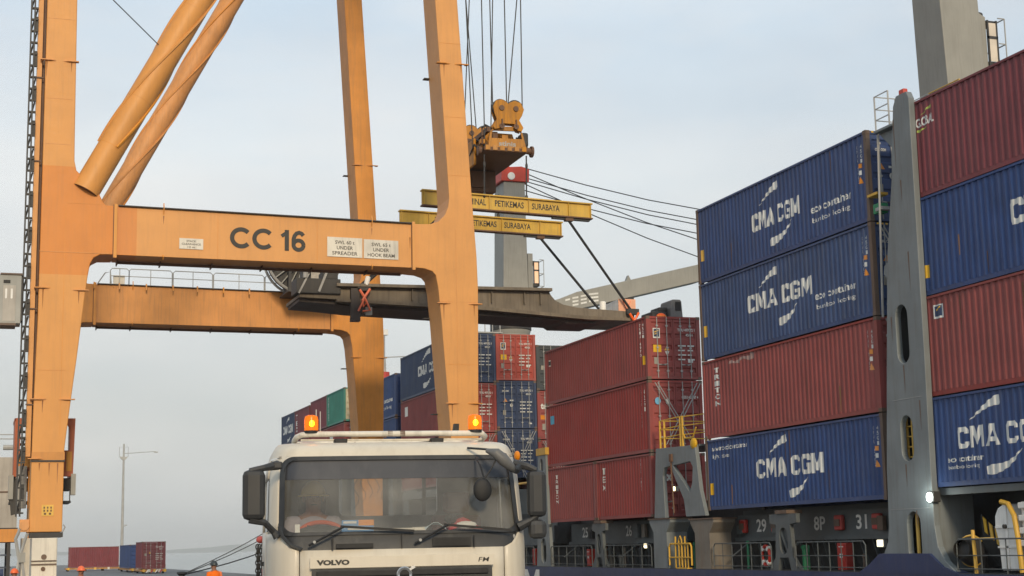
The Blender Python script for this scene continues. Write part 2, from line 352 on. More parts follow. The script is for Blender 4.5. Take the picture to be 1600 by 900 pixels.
# hatch coamings: heavy top girder with bay numbers, recessed side below with stays
def coaming(y0, y1, top, xg=27.15):
    b = MB(); b.box(xg, 51.5, y0, y1, 2.12, 3.02); o = b.build('hatch_coaming', M['greyd'], ship)
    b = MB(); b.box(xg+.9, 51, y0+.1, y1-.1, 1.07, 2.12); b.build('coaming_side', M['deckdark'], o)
    b = MB(); b.box(xg-.16, xg, y0, y1, 2.06, 2.20); b.build('coaming_flange', M['greyd'], o)
    y = y0+.4
    while y < y1-.2:
        b = MB(); b.prism([(xg+.03, 2.1), (xg+.12, 2.1), (xg+.5, 1.07), (xg+.34, 1.07)], 'Y', y, y+.05); b.build('stay', M['greyd'], o); y += .78
    if top > 3.1: b = MB(); b.box(xg+.2, 51.3, y0+.05, y1-.05, 3.02, top); b.build('hatch_cover', M['greyd'], o)
    if top < 3.2: b = MB(); b.box(28.6, 51.3, y0+.06, y1-.06, 3.02, 3.75); b.build('hatch_cover', M['deckdark'], o)  # dark upper block added to close the bright gap under the containers
    return o
coa = coaming(40.9, 52.8, 3.19); coa2 = coaming(58.0, 70.1, 3.08); coaming(72.5, 81.5, 3.3); coaming(84.0, 96.8, 5.25); coaming(98.4, 111, 7.6); coaming(113.4, 139.2, 8.7)
b = MB(); b.box(25.9, 27.1, 84.3, 96.6, 5.05, 5.5); b.box(25.9, 27.1, 98.6, 110.8, 7.4, 7.65); b.box(25.9, 27.1, 113.7, 138.9, 8.5, 8.72)
for yy in (85, 95.5, 99.4, 109.8, 114.4, 126.3, 138): b.box(26.0, 26.7, yy, yy+.5, 1.07, 5.1 if yy < 97 else (7.5 if yy < 112 else 8.6))
b.build('container_stool', M['greyd'], ship)
for tx, ya, yb in (('25', 68.7, 68.0), ('26', 63.5, 62.85), ('29', 51.35, 50.6), ('8P', 47.2, 46.45), ('31', 44.5, 43.85)):
    lettering(tx, ya, yb, 2.38, 2.85, lambda u, v: (27.144, u, v), .02).build('lettering', M['wletter'], coa)
for y0, y1 in ((38.62, 40.88), (52.82, 57.98), (70.12, 72.48), (81.52, 83.98), (96.82, 98.38), (111.02, 113.38)):
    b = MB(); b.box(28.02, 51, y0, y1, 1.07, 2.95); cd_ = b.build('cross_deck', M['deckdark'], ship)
    b = MB(); b.box(28.55, 51, y0, y1, 2.955, 3.78); b.build('gap_fill_block', M['deckdark'], cd_)  # raised fill added to keep the sunlit gap between bays dark
rn = random.Random(11)
for k in range(26):
    y = rn.uniform(41.5, 69); x = rn.uniform(26.75, 27.0); r_ = rn.choice((.035, .05, .08, .11)); h = rn.choice((1.6, 1.9, 2.08))
    b = MB(); b.cyl((x, y, 1.07), (x, y, h), r_, 8); b.cyl((x, y, h-.12), (x, y, h-.04), r_*1.5, 8); b.build('deck_pipe', rn.choice((M['greyd'], M['deckdark'], M['grey_w'], M['green'], M['rustpost'])), ship)
for k in range(16):
    y = rn.uniform(41.5, 69.5); w_ = rn.uniform(.12, .3)
    if min(abs(y-q_) for q_ in (68.4, 63.2, 51.0, 46.8, 44.2)) < .95 or 53 < y < 58: continue
    b = MB(); b.box(26.95, 27.10, y-w_, y+w_, 2.32, 2.32+rn.uniform(.3, .6)); b.build('lashing_bin', rn.choice((M['greyd'], M['rustpost'], M['deckdark'], M['grey_w'])), ship, bevel=.02)
for y in (52.0, 48.2, 42.0, 58.4, 62.3, 65.0, 69.2):
    b = MB(); b.cyl((26.4, y, 1.5), (27.1, y-.5, 2.15), .03, 6); b.build('pipe_run', M['greyd'], ship)
b = MB(); b.box(26.6, 51, 20, 38.6, 3.28, 3.45); b.build('hatch_cover', M['deckdark'], ship)  # slab added overhead to darken the space beneath it
# near bay: near-black fill, plus an added wall that blocks the sun
b = MB(); b.box(28.0, 51, 20, 38.6, 1.07, 3.27); b.build('dark_fill_block', M['deckdark'], ship); b = MB(); b.box(26.2, 27.99, 24, 24.2, 1.08, 3.26); b.build('sun_block_wall', M['deckdark'], ship)
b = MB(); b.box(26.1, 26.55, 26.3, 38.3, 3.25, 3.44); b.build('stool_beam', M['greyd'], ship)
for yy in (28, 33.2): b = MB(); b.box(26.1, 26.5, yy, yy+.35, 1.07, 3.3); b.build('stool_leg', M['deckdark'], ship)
# tall lashing pillar with oval openings
def oval(yc, w, z0, z1, n=8):
    r = w/2; pts = []
    for i in range(n+1): t = math.pi*i/n; pts.append((yc+r*math.cos(t), z1-r+r*math.sin(t)))
    for i in range(n+1): t = math.pi+math.pi*i/n; pts.append((yc+r*math.cos(t), z0+r+r*math.sin(t)))
    return pts
pil = [(37.25, 1.10), (37.75, 1.4), (38.06, 1.8), (38.17, 2.4), (38.18, 4.0), (38.12, 7.2), (38.08, 14.95), (38.2, 15.18), (38.75, 15.18), (38.93, 14.9), (39.25, 12.68), (39.46, 11.7), (39.72, 10.47), (40.09, 7.41), (40.44, 4.2), (40.52, 2.4), (40.62, 1.95), (40.95, 1.5), (41.4, 1.10)]
b = MB(); b.plate(pil, [oval(39.18, .62, 7.15, 8.9), oval(39.27, .62, 4.28, 5.62), oval(39.2, .68, 1.36, 2.82)], 'X', 25.82, 26.02); pl = b.build('lashing_pillar', M['grey'], ship, bevel=.02)
b = MB(); b.prism([(40.36, 1.1), (40.42, 1.1), (38.86, 14.6), (38.80, 14.6)], 'X', 26.03, 27.2); b.build('pillar_web', M['deckdark'], ship); b = MB(); b.box(26.03, 27.2, 38.22, 38.28, 1.1, 14.8); b.build('pillar_web', M['grey'], ship); b = MB(); b.prism([(38.29, 1.1), (40.34, 1.1), (38.79, 14.6), (38.29, 14.6)], 'X', 27.2, 27.25); b.build('pillar_back', M['deckdark'], ship)  # far web and back coloured near-black for the shade inside the openings
b = MB(); b.box(25.812, 25.822, 38.4, 39.9, 6.1, 6.112); b.build('weld_seam', M['galv'], pl); b = MB(); b.box(25.812, 25.822, 38.3, 40.35, 2.9, 2.912); b.build('weld_seam', M['galv'], pl)
b = MB(); b.box(25.84, 26.0, 38.35, 38.62, 15.17, 15.33); b.build('marker_cap', M['redcap'], pl, bevel=.03)
b = MB(); b.cyl((26.1, 39.42, 1.2), (26.1, 39.42, 3.3), .06, 8); b.build('pole', M['yellow'], pl)
for z0, z1 in ((3.9, 6.2),):
    b = MB(); b.box(26.08, 26.15, 39.36, 39.42, z0, z1); b.box(26.08, 26.15, 39.66, 39.72, z0, z1)
    z = z0+.2
    while z < z1: b.box(26.09, 26.13, 39.42, 39.66, z, z+.04); z += .3
    b.build('ladder', M['yellow'], pl)
for y_, z_, l_ in ((38.95, 14.5, 1.6), (39.2, 7.1, .9), (39.4, 4.2, .7), (38.6, 10.4, 1.2), (39.0, 2.85, .5), (38.5, 6.0, .9), (39.7, 8.6, .8), (38.75, 12.6, .7)):
    b = MB(); b.add([(25.816, y_-.03, z_), (25.816, y_+.035, z_), (25.816, y_+.015, z_-l_*.6), (25.816, y_, z_-l_), (25.816, y_-.015, z_-l_*.7)], [(0, 1, 2, 3, 4)]); b.build('rust_run', M['rustpost'], pl)
b = MB(); b.prism([(39.72, 10.3), (39.95, 10.2), (40.0, 9.95), (39.85, 9.8)], 'X', 25.85, 26.0); b.build('bracket', M['grey'], pl)
# platform with railing at the pillar's top
b = MB(); b.box(25.8, 27.4, 39.0, 40.0, 14.35, 14.42); b.prism([(39.05, 14.3), (40.0, 14.34), (39.3, 13.7)], 'X', 26.0, 26.06); b.build('platform', M['grey'], pl)
b = MB()
for (x, y) in ((25.85, 39.95), (25.85, 39.2), (27.3, 39.95), (27.3, 39.2), (26.6, 39.95)): b.cyl((x, y, 14.4), (x, y, 15.5), .025, 6)
for z in (14.75, 15.1, 15.5): b.tube([(25.85, 39.2, z), (25.85, 39.95, z), (27.3, 39.95, z), (27.3, 39.2, z)], .02, 5)
b.build('platform_railing', M['galv'], pl)
b = MB(); b.cyl((27.3, 39.2, 15.5), (27.3, 37.6, 15.5), .022, 6); b.cyl((27.3, 37.6, 15.5), (27.3, 37.6, 14.5), .022, 6); b.build('platform_railing', M['yellow'], pl)
b = MB(); b.cyl((25.95, 40.35, 8.7), (25.9, 39.95, 14.3), .035, 6);b.box(25.95, 26.3, 40.05, 40.4, 12.0, 12.1); b.build('support_pole', M['galv'], pl)
b = MB(); b.box(25.9, 26.3, 40.2, 40.75, 12.5, 12.58); b.build('step', M['yellow'], pl); b = MB(); b.box(26.0, 26.3, 40.25, 40.6, 11.95, 12.25); b.build('junction_box', M['green'], pl)
# lashing rods crossing the door ends
def rods(y, zlo, zhi, x0, par=None):
    b = MB()
    for (xa, xb) in ((.2, 1.75), (.32, 1.9), (2.25, .75), (2.1, .6)): b.cyl((x0+xa, y-.12, zhi), (x0+xb, y-.16, zlo), .022, 5)
    return tag(b.build('lashing_rods', M['galv'], par), None)
r_ = rods(57.9, 6.0, 8.55, 26, ship); rods(40.7, 8.9, 11.6, 26, ship); rods(40.7, 6.0, 8.7, 26, ship); rods(84.2, 5.6, 8.55, 28.25, ship); rods(84.2, 5.6, 8.4, 25.8, ship); rods(84.2, 5.2, 8.0, 30.72, ship)
# deck edge pedestals
def pedestal(y0, y1, top, mat, fl=.25):
    b = MB(); b.prism([(y0+.1, 1.07), (y0+.12, top-.5), (y0-fl, top-.12), (y0-fl, top), (y1+fl, top), (y1+fl, top-.12), (y1-.12, top-.5), (y1-.1, 1.07)], 'X', 25.85, 26.75)
    o = b.build('pedestal', mat, ship, bevel=.015); b = MB(); b.box(25.80, 26.8, y0-fl-.05, y1+fl+.05, top, top+.05); b.build('pedestal_cap', M['rustpost'], o); return o
pedestal(56.3, 57.8, 2.98, M['grey']); pedestal(52.5, 54.0, 2.9, M['grey_w'])
# arched lashing bridge between the second and third bay
arch = [(57.75, 3.03), (57.1, 3.03), (56.95, 4.6), (56.7, 4.95), (56.3, 4.98), (56.25, 5.0), (56.25, 3.03)]
out_ = [(57.35, 3.05), (57.55, 5.75), (53.65, 5.85), (53.65, 3.02), (52.6, 3.02), (52.7, 3.2), (53.3, 3.6), (53.2, 5.9), (53.65, 5.9)]
poly = [(57.75, 3.04), (57.25, 5.82), (53.55, 5.72), (53.2, 4.4), (53.1, 3.04), (54.9, 3.04), (55.2, 3.04), (55.2, 3.04)]
b = MB(); b.plate([(57.55, 3.04), (57.2, 5.80), (53.6, 5.72), (53.3, 4.0), (52.9, 3.04), (54.6, 3.04), (54.75, 3.7), (55.9, 5.05), (56.45, 5.0), (56.6, 4.7), (56.5, 3.04)], [[(55.6, 5.05), (54.05, 5.12), (53.85, 4.9), (53.95, 4.3), (54.2, 3.95), (55.55, 4.95)]], 'X', 25.86, 26.02); br = b.build('lashing_bridge', M['grey'], ship, bevel=.015)
b = MB(); b.box(26.05, 28.3, 53.6, 57.2, 5.68, 5.76); b.build('bridge_floor', M['grey'], br)
b = MB()
for (x, y) in ((26.0, 57.0), (26.0, 56.6), (26.0, 55.1), (26.0, 54.9), (26.3, 53.5), (28.2, 57), (28.2, 53.6)): b.cyl((x, y, 5.75), (x, y, 6.9), .045, 6)
for z in (6.9, 6.55, 6.2): b.cyl((26, 57, z), (26, 54.9, z+.02), .025, 6); b.cyl((26.0, 54.9, z), (26.3, 53.5, z), .022, 6); b.cyl((26, 57, z), (28.2, 57, z), .022, 6); b.cyl((26.3, 53.5, z+.25), (28.2, 53.6, z+.25), .022, 6)
b.tube([(26, 54.9, 6.3), (26, 54.7, 6.05), (26, 54.0, 6.05), (26, 53.7, 6.4)], .03, 6); b.build('bridge_railing', M['yellow'], br)
b = MB(); b.ell((25.9, 53.75, 5.78), .1, .25, .22); b.build('cover', M['yellow'], br)
b = MB(); b.cyl((25.83, 55.75, 5.5), (25.83, 55.6, 3.2), .03, 6); b.box(25.78, 25.86, 55.6, 55.8, 5.2, 5.5); b.build('drain_pipe', M['brown'], br)
# slotted pillar with a yellow head past the red stack
b = MB(); b.plate([(71.35, 3.05), (71.2, 6.35), (70.1, 6.35), (69.95, 3.05)], [oval(70.65, .40, 3.7, 4.9), oval(70.7, .40, 5.35, 6.2)], 'X', 25.9, 26.05); p2 = b.build('lashing_pillar', M['grey'], ship)
b = MB(); b.plate([(71.6, 1.07), (71.35, 2.9), (71.6, 3.05), (69.6, 3.05), (69.8, 2.9), (69.6, 1.07)], [oval(70.6, .7, 1.2, 2.4)], 'X', 25.88, 26.03); b.build('pedestal', M['grey'], ship)
b = MB(); b.box(25.85, 26.1, 70.0, 71.3, 6.36, 6.7); b.box(25.86, 26.4, 71.1, 71.9, 4.95, 5.35); b.cyl((26.1, 71.5, 5.15), (26.1, 78, 5.15), .06, 8); b.build('pillar_head', M['yellow'], p2)
# A-shaped container stools
for y0, y1 in ((62.9, 64.15), (46.3, 47.8)):
    b = MB(); w = y1-y0; c = (y0+y1)/2
    b.plate([(c-w*.72, 1.07), (c-w*.4, 1.5), (c-w*.32, 2.6), (c-w*.62, 2.65), (c-w*.62, 2.95), (c+w*.62, 2.95), (c+w*.62, 2.65), (c+w*.32, 2.6), (c+w*.4, 1.5), (c+w*.72, 1.07), (c+w*.3, 1.07), (c+w*.2, 1.5), (c-w*.2, 1.5), (c-w*.3, 1.07)], [oval(c, w*.36, 1.6, 2.5)], 'X', 25.86, 26.0)
    o = b.build('container_stool', M['greyd'], ship); b = MB(); b.bar((25.93, c+w*.22, 2.5), (25.93, c-w*.3, 1.3), .08); b.build('brace', M['greyd'], o)
    b = MB(); b.box(25.8, 26.4, c-.4, c+.4, 2.96, 3.08); b.build('stool_cap', M['rustpost'], o)
# deck railings: posts and rounded bays
def railing(y0, y1, x=25.84, z0=1.08, z1=2.0, mat=None, npost=4):
    b = MB(); b.tube([(x, y0, z0+.06), (x, y0, z1-.12), (x, y0+.12*(1 if y1 > y0 else -1), z1), (x, y1-.12, z1), (x, y1, z1-.12), (x, y1, z0+.06)], .022, 6)
    b.cyl((x, y0, z0+.48), (x, y1, z0+.48), .016, 5); b.cyl((x, y0, z0+.12), (x, y1, z0+.12), .016, 5)
    for k in range(1, npost): y = y0+(y1-y0)*k/npost; b.cyl((x, y, z0), (x, y, z1), .018, 5)
    return b.build('deck_railing', mat or M['greyd'], ship)
for y0, y1, n in ((41.9, 46.2, 6), (47.9, 52.3, 6), (57.9, 62.8, 5), (64.3, 69.5, 5), (71.8, 76.5, 4), (77, 82, 4), (33.9, 37.2, 3), (30, 33.7, 3)): railing(y0, y1, npost=n)
b = MB()
for (ya, yb) in ((54.15, 56.15),):
    b.tube([(25.82, ya, 1.2), (25.82, ya, 1.9), (25.82, ya+.1, 2.02), (25.82, yb-.1, 2.02), (25.82, yb, 1.9), (25.82, yb, 1.2)], .035, 6)
    for yy in (54.5, 54.75, 55.0, 55.25, 55.6): b.cyl((25.84, yy, 1.1), (25.84, yy, 2.3 if yy in (54.75, 55.6) else 2.0), .035, 6)
    b.cyl((25.82, ya, 1.5), (25.82, yb, 1.5), .03, 6); b.tube([(25.82, 55.0, 1.2), (25.82, 55.0, 2.15), (25.82, 55.12, 2.3), (25.82, 55.25, 2.15), (25.82, 55.25, 1.2)], .035, 6)
    b.box(25.75, 25.95, 54.4, 55.4, 1.07, 1.12)
b.build('gangway_gate', M['yellow'], ship)
# deck fittings
for y, lab in ((49.7, 'red and white lifebuoy hanging under number 29'),):
    o = thing('lifebuoy', lab, 'lifebuoy', (26.6, y, 1.55)); b = MB(); b.tube([(26.6, y+.26*math.cos(t*math.pi/10), 1.55+.34*math.sin(t*math.pi/10)) for t in range(20)], .055, 8, closed=True); b.build('ring', M['red'], o, smooth=True)
    for t in (2.5, 7.5, 12.5, 17.5):
        a = t*math.pi/10; b = MB(); b.bar((26.6, y+.19*math.cos(a), 1.55+.25*math.sin(a)), (26.6, y+.33*math.cos(a), 1.55+.43*math.sin(a)), .125, .1); b.build('band', M['white'], o)
def fire_box(y, z0, z1, w, lab, mark=True, x=26.9):
    o = thing('fire_hose_box', lab, 'fire box', (x, y, z0), 0, 'red fire boxes along the deck'); b = MB(); b.box(x, x+.3, y-w/2, y+w/2, z0, z1); b.build('cabinet', M['red'], o, bevel=.02)
    b = MB(); b.box(x-.012, x, y-w/2+.04, y+w/2-.04, z0+.05, z1-.05); b.build('door', M['red'], o)
    if mark: b = MB(); b.box(x-.016, x-.012, y-.08, y+.1, z0+.45*(z1-z0), z0+.6*(z1-z0)); b.box(x-.016, x-.012, y-.14, y+.14, z1-.14, z1-.11); b.build('marking', M['wletter'], o)
fire_box(45.1, 1.08, 1.95, .55, 'tall red fire hose cabinet with white marks behind the deck railing')
fire_box(67.4, 1.08, 1.85, .4, 'narrow red fire box behind the railing under number 25'); fire_box(74.8, 1.08, 1.9, .5, 'red fire extinguisher box behind the deck railing beside the truck mirror', False)
def red_cover(y, lab):
    o = thing('lashing_cover', lab, 'cover', (27.0, y, 2.4), 0, 'red covers on the coaming'); b = MB(); b.box(26.98, 27.14, y-.24, y+.24, 2.36, 2.86); b.build('cover', M['red'], o, bevel=.05); b = MB(); b.box(26.94, 26.98, y-.16, y+.16, 2.5, 2.72); b.build('handle', M['rustpost'], o)
for y, lab in ((52.2, 'dark red cover just before number 29 on the coaming'), (49.75, 'dark red cover following number 29 on the coaming'), (45.4, 'dark red cover between 8P and 31 on the coaming'), (43.1, 'dark red cover following number 31 beside the pillar')): red_cover(y, lab)
def bulkhead_light(x, y, z, lab, col, st, r=.11):
    o = thing('bulkhead_lamp', lab, 'lamp', (x, y, z), 0, 'lit lamps along the ship side'); b = MB(); b.box(x, x+.16, y-r*1.5, y+r*1.5, z-r, z+r); b.build('housing', M['galv'], o, bevel=.02); b = MB(); b.box(x-.03, x, y-r*1.3, y+r*1.3, z-r*.8, z+r*.8); b.build('lens', emit('lamp_%d' % int(st*10), col, st), o, bevel=.02)
bulkhead_light(27.0, 61.1, 1.95, 'lit yellowish lamp behind the deck railing under number 26', (1, .85, .5), 3.0); bulkhead_light(27.0, 42.9, 1.92, 'lit yellowish lamp behind the railing beside the tall pillar', (1, .88, .6), 2.0, .13)
bulkhead_light(26.6, 57.2, 4.2, 'lit warm lamp inside the arched lashing bridge', (1, .8, .45), 6.0, .1)
o = thing('floodlight', 'glaring white floodlight on the near side of the tall grey pillar', 'floodlight', (25.9, 38.2, 3.2)); b = MB(); b.box(25.75, 26.0, 38.02, 38.36, 3.05, 3.36); b.build('housing', M['dark'], o, bevel=.03)
b = MB(); b.ell((25.74, 38.2, 3.2), .04, .15, .14); b.build('lens', emit('flood', (.9, 1, .92), 14.0), o); b = MB(); b.bar((25.95, 38.2, 3.05), (25.95, 38.45, 2.9), .04); b.build('bracket', M['dark'], o)
pt = bpy.data.lights.new('floodlight_lamp', 'POINT'); pt.energy = 22; pt.shadow_soft_size = .12; pt.color = (.9, 1, .92); po = bpy.data.objects.new('floodlight_lamp', pt); COL.objects.link(po); po.parent = o; po.location = (-.45, 0, 0)
# ventilator cowl, striped ramp, white tank
o = thing('ventilator_cowl', 'dark round ventilator cowl with yellow rim behind the near deck rail', 'ventilator', (26.3, 37.1, 1.1)); b = MB(); b.lathe([(.26, .5), (.34, .3), (.40, .05), (.42, 0), (.38, .0), (.30, .25), (.0, .35)], (26.25, 37.1, 1.68), (-.9, -.35, .1), 20); b.build('cowl', M['dark'], o, smooth=True)
b = MB(); b.tube([Vector((26.25, 37.1, 1.68))+Vector((-.35, .9, 0)).normalized()*.42*math.cos(t*math.pi/10)+Vector((0, 0, 1))*.42*math.sin(t*math.pi/10) for t in range(-7, 9)], .03, 6); b.build('rim', M['yellow'], o); b = MB(); b.cyl((26.5, 37.1, 1.07), (26.5, 37.1, 1.6), .22, 14); b.build('stem', M['dark'], o)
o = thing('striped_stair_guard', 'yellow and black striped guard sloping down beside the white tank', 'guard', (26.6, 36, 1.1))
for k in range(8):
    y0 = 37.4-.26*k; z0 = 2.62-.17*k; b = MB(); b.prism([(y0, z0), (y0-.13, z0-.085), (y0-.18, z0-.50), (y0-.05, z0-.42)], 'X', 26.9, 26.93); b.build('stripe', M['yellow'], o)
b = MB(); b.prism([(37.55, 2.70), (35.2, 1.20), (35.2, .99+.1), (36.6, 1.09), (37.5, 1.8)], 'X', 26.94, 26.98); b.build('panel', M['black'], o)
o = thing('deck_tank', 'white rounded ribbed tank with a yellow strap on the near deck', 'tank', (26.4, 35.2, 1.1))
prof = [(35.75, 1.15), (35.8, 1.9), (35.92, 2.3), (35.9, 2.6), (35.75, 2.82), (35.5, 2.92), (35.25, 2.88), (35.05, 2.6), (34.95, 2.2), (34.95, 1.15)]
b = MB(); b.prism(prof, 'X', 26.2, 26.9); b.build('shell', M['white'], o, bevel=.05)
b = MB(); b.box(26.17, 26.2, 34.98, 35.86, 2.28, 2.34); b.box(26.17, 26.2, 34.98, 35.8, 1.75, 1.80); b.box(26.17, 26.2, 35.34, 35.42, 1.2, 2.9); b.build('rib', M['white'], o); b = MB(); b.cyl((26.1, 35.4, 2.32), (26.2, 35.4, 2.32), .06, 10); b.build('cap', M['dark'], o)
b = MB(); b.tube([(26.15, 35.5, 2.98), (26.15, 35.2, 2.92), (26.15, 34.98, 2.6), (26.15, 34.88, 2.0), (26.15, 34.8, 1.1)], .07, 8); b.build('strap', M['yellow'], o)
o = thing('ribbed_white_box', 'white box with deep ribs next to the rounded white tank', 'box', (26.4, 34.3, 1.9)); b = MB(); b.box(26.3, 26.9, 33.9, 34.85, 1.07, 2.96); b.build('body', M['white'], o)
for k in range(4): b = MB(); b.box(26.18, 26.3, 33.9, 34.85, 1.85+.33*k-.06, 1.85+.33*k+.1); b.build('rib', M['white'], o, bevel=.02)
o = thing('yellow_stanchion', 'yellow rail post in front of the striped guard', 'post', (25.85, 36.45, 1.07)); b = MB(); b.cyl((25.9, 36.45, 1.07), (25.9, 36.5, 2.25), .05, 8); b.cyl((25.9, 36.48, 2.0), (25.9, 35.6, 2.02), .03, 6); b.build('stanchion', M['yellow'], o)
o = thing('red_valve_box', 'red box behind the striped guard next to the white tank', 'box', (27.2, 36.1, 1.2)); b = MB(); b.box(27.1, 27.6, 35.8, 36.4, 1.07, 2.2); b.box(27.06, 27.1, 35.85, 36.35, 1.2, 2.1); b.build('body', M['red'], o, bevel=.04)

# ------------------------------------------------------------------ ship cranes
def ship_cab(o, x0, x1, y0, y1, z0, z1, gmat):
    b = MB(); b.box(x0, x1, y0+.08, y1, z0, z0+.25); b.box(x0, x1, y0+.08, y1, z1-.12, z1)
    for x in (x0, x1-.08): b.box(x, x+.08, y0, y0+.08, z0, z1)
    b.box(x0, x1, y0, y0+.08, z0+(z1-z0)*.60, z0+(z1-z0)*.66); b.box(x0, x1, y1-.1, y1, z0, z1); c = b.build('cab_frame', M['dark'], o)
    b = MB(); b.box(x0+.08, x1-.08, y0+.02, y0+.05, z0+.25, z0+(z1-z0)*.60); b.build('pane', gmat, c); b = MB(); b.box(x0+.08, x1-.08, y0+.02, y0+.05, z0+(z1-z0)*.66, z1-.12); b.build('pane', gmat, c)
    b = MB(); x2 = x1+.35
    for z in (z0, z0+(z1-z0)*.5, z1+.1): b.tube([(x1, y0-.05, z), (x2, y0-.05, z), (x2, y1, z)], .03, 5)
    b.cyl((x2, y0-.05, z0), (x2, y0-.05, z1+.1), .03, 5); b.cyl((x2, y1, z0), (x2, y1, z1+.1), .03, 5); b.build('cab_railing', M['galv'], o)
pane_m = paint('beige_pane', (.62, .55, .46), .4, .3)  # plain beige for the cab panes
sc2 = thing('ship_deck_crane', 'broad grey ship crane post rising behind the maroon container', 'crane', (40.5, 56.5, 1.07), 0, 'ship deck cranes')
b = MB(); lo = [(39.85, 55.5), (41.85, 55.5), (41.85, 57.8), (39.85, 57.8)]; hi = [(39.3, 55.5), (41.3, 55.5), (41.3, 57.4), (39.3, 57.4)]
b.add([(x, y, 17.5) for x, y in lo]+[(x, y, 33) for x, y in hi], [(3, 2, 1, 0), (4, 5, 6, 7)]+[(i, (i+1) % 4, (i+1) % 4+4, i+4) for i in range(4)]); b.build('post', M['post'], sc2, bevel=.04)
b = MB(); b.cyl((40.8, 56.6, 1.07), (40.8, 56.6, 17.6), 1.55, 24); b.build('pedestal', M['post'], sc2, smooth=True)
b = MB(); b.prism([(41.5, 22.2), (41.95, 22.2), (41.95, 24.9), (41.6, 25.1), (41.4, 25.1)], 'Y', 55.6, 57.2); b.build('cab_back', M['post'], sc2); ship_cab(sc2, 41.96, 42.5, 55.5, 57.0, 22.6, 24.75, pane_m)
b = MB(); b.ell((41.75, 55.9, 25.05), .25, .3, .15); b.build('hood', M['dark'], sc2)
b = MB(); b.bar((42.0, 56.6, 18.5), (52, 46, 27), 1.2, 1.6); b.build('jib', M['post'], sc2)
sc1 = thing('ship_deck_crane', 'grey ship crane with red post head and jib, seen past the waterside leg', 'crane', (39.2, 113, 1.07), 0, 'ship deck cranes')
b = MB(); b.prism([(38.2, 19.2), (40.35, 19.2), (40.2, 30.25), (38.45, 30.25)], 'Y', 112, 114.3); b.build('post', M['post'], sc1, bevel=.05)
b = MB(); b.lathe([(1.5, 1.07), (1.5, 18.2), (1.45, 18.2), (1.55, 18.5), (1.55, 19.25), (0, 19.25)], (39.2, 113.2, 0), n=28); b.build('pedestal', M['post'], sc1, smooth=True)
b = MB(); b.lathe([(1.52, 0), (1.62, .05), (1.62, .55), (1.52, .6)], (39.2, 113.2, 18.55), n=28); b.build('slewing_ring', M['dark'], sc1, smooth=True)
b = MB(); b.prism([(38.2, 30.26), (40.5, 30.26), (40.55, 31.3), (39.9, 31.5), (38.9, 31.4), (38.7, 32.1), (38.3, 32.1)], 'Y', 111.8, 114.3); hd = b.build('post_head', M['redcap'], sc1, bevel=.06); b = MB(); b.cyl((39.0, 111.7, 30.65), (39.0, 111.8, 30.65), .3, 14); b.build('sheave', M['white'], hd)
b = MB(); b.box(40.35, 40.75, 112.1, 114, 21.3, 24.6); b.build('cab_back', M['post'], sc1); ship_cab(sc1, 40.76, 41.25, 112, 113.6, 22.0, 24.0, emit('lit_cab_pane', (1, .55, .25), .55, (.6, .4, .3)))
def jibpoly(): return [(41.2, 19.7), (42.2, 19.6), (43.4, 20.0), (55, 22.85), (62, 25.2), (62, 26.0), (55, 24.25), (44.2, 21.6), (42.7, 21.0), (41.2, 20.6)]
b = MB(); b.prism(jibpoly(), 'Y', 111.6, 113.4); jb = b.build('jib', M['post'], sc1, bevel=.05); b = MB(); b.prism([(46.9, 20.82), (49.0, 21.3), (49.0, 21.05), (47.2, 20.55)], 'Y', 111.5, 113.5); b.build('jib_stop', M['dark'], jb); b = MB(); b.prism([(48.7, 22.75), (49.1, 22.85), (48.9, 23.2)], 'Y', 112.2, 112.6); b.build('jib_lug', M['post'], jb)
for k, (x0, x1, z0) in enumerate(((43.2, 43.6, 20.55), (43.8, 44.3, 20.45), (44.5, 45.0, 20.62), (45.2, 46.0, 20.8))):
    for r_ in range(3):
        if k == 0 and r_ != 1: continue
        b = MB(); b.prism([(x0, z0+.28*r_), (x1, z0+.28*r_+.1), (x1, z0+.28*r_+.24), (x0, z0+.28*r_+.14)], 'Y', 111.588, 111.59); b.build('lettering', M['wletter'], jb)
for k, (p, q_) in enumerate((((40.0, 31.6), (62, 28.4)), ((39.6, 31.5), (62, 24.9)), ((40.4, 30.9), (62, 27.6)), ((40.4, 30.7), (62, 27.2)), ((40.4, 30.6), (62, 23.5)), ((40.4, 30.1), (62, 26.6)))):
    b = MB(); b.tube([(p[0]+(q_[0]-p[0])*t, 112.4+.25*k, p[1]+(q_[1]-p[1])*t-.5*math.sin(math.pi*t)) for t in (0, .25, .5, .75, 1)], .045, 5); b.build('luffing_rope', M['rope'], sc1)
o = thing('deck_railing_platform', 'small grey railed platform beside the far ship crane pedestal', 'platform', (37.0, 111, 14)); b = MB(); b.box(35.6, 37.6, 110.5, 112, 18.0, 18.1)
for x in (35.6, 36.2, 36.8, 37.4): b.cyl((x, 110.5, 18.0), (x, 110.5, 19.3+.1*(x > 36)), .04, 5)
b.tube([(35.6, 110.5, 19.2), (36.2, 110.5, 19.5), (37.5, 110.5, 19.5)], .04, 5); b.cyl((35.6, 110.5, 18.7), (37.5, 110.5, 18.75), .03, 5); b.cyl((36.5, 111.5, 1.1), (36.5, 111.5, 18), .15, 8); b.build('frame', M['galv'], o)
o = thing('ship_mast', 'slim signal mast with crossbar far along the ship deck', 'mast', (41, 160, 1)); b = MB()
for dx, dy in ((-.8, 0), (.8, 0), (0, 1)): b.cyl((41+dx, 160+dy, 1), (41, 160, 22), .18, 6)
b.cyl((41, 160, 21.5), (41, 160, 25), .12, 6); b.cyl((41, 160, 22.2), (44.5, 160, 22.4), .06, 5); b.cyl((43.3, 160, 20), (43.3, 160, 22.3), .05, 5); b.build('mast_frame', M['galv'], o)
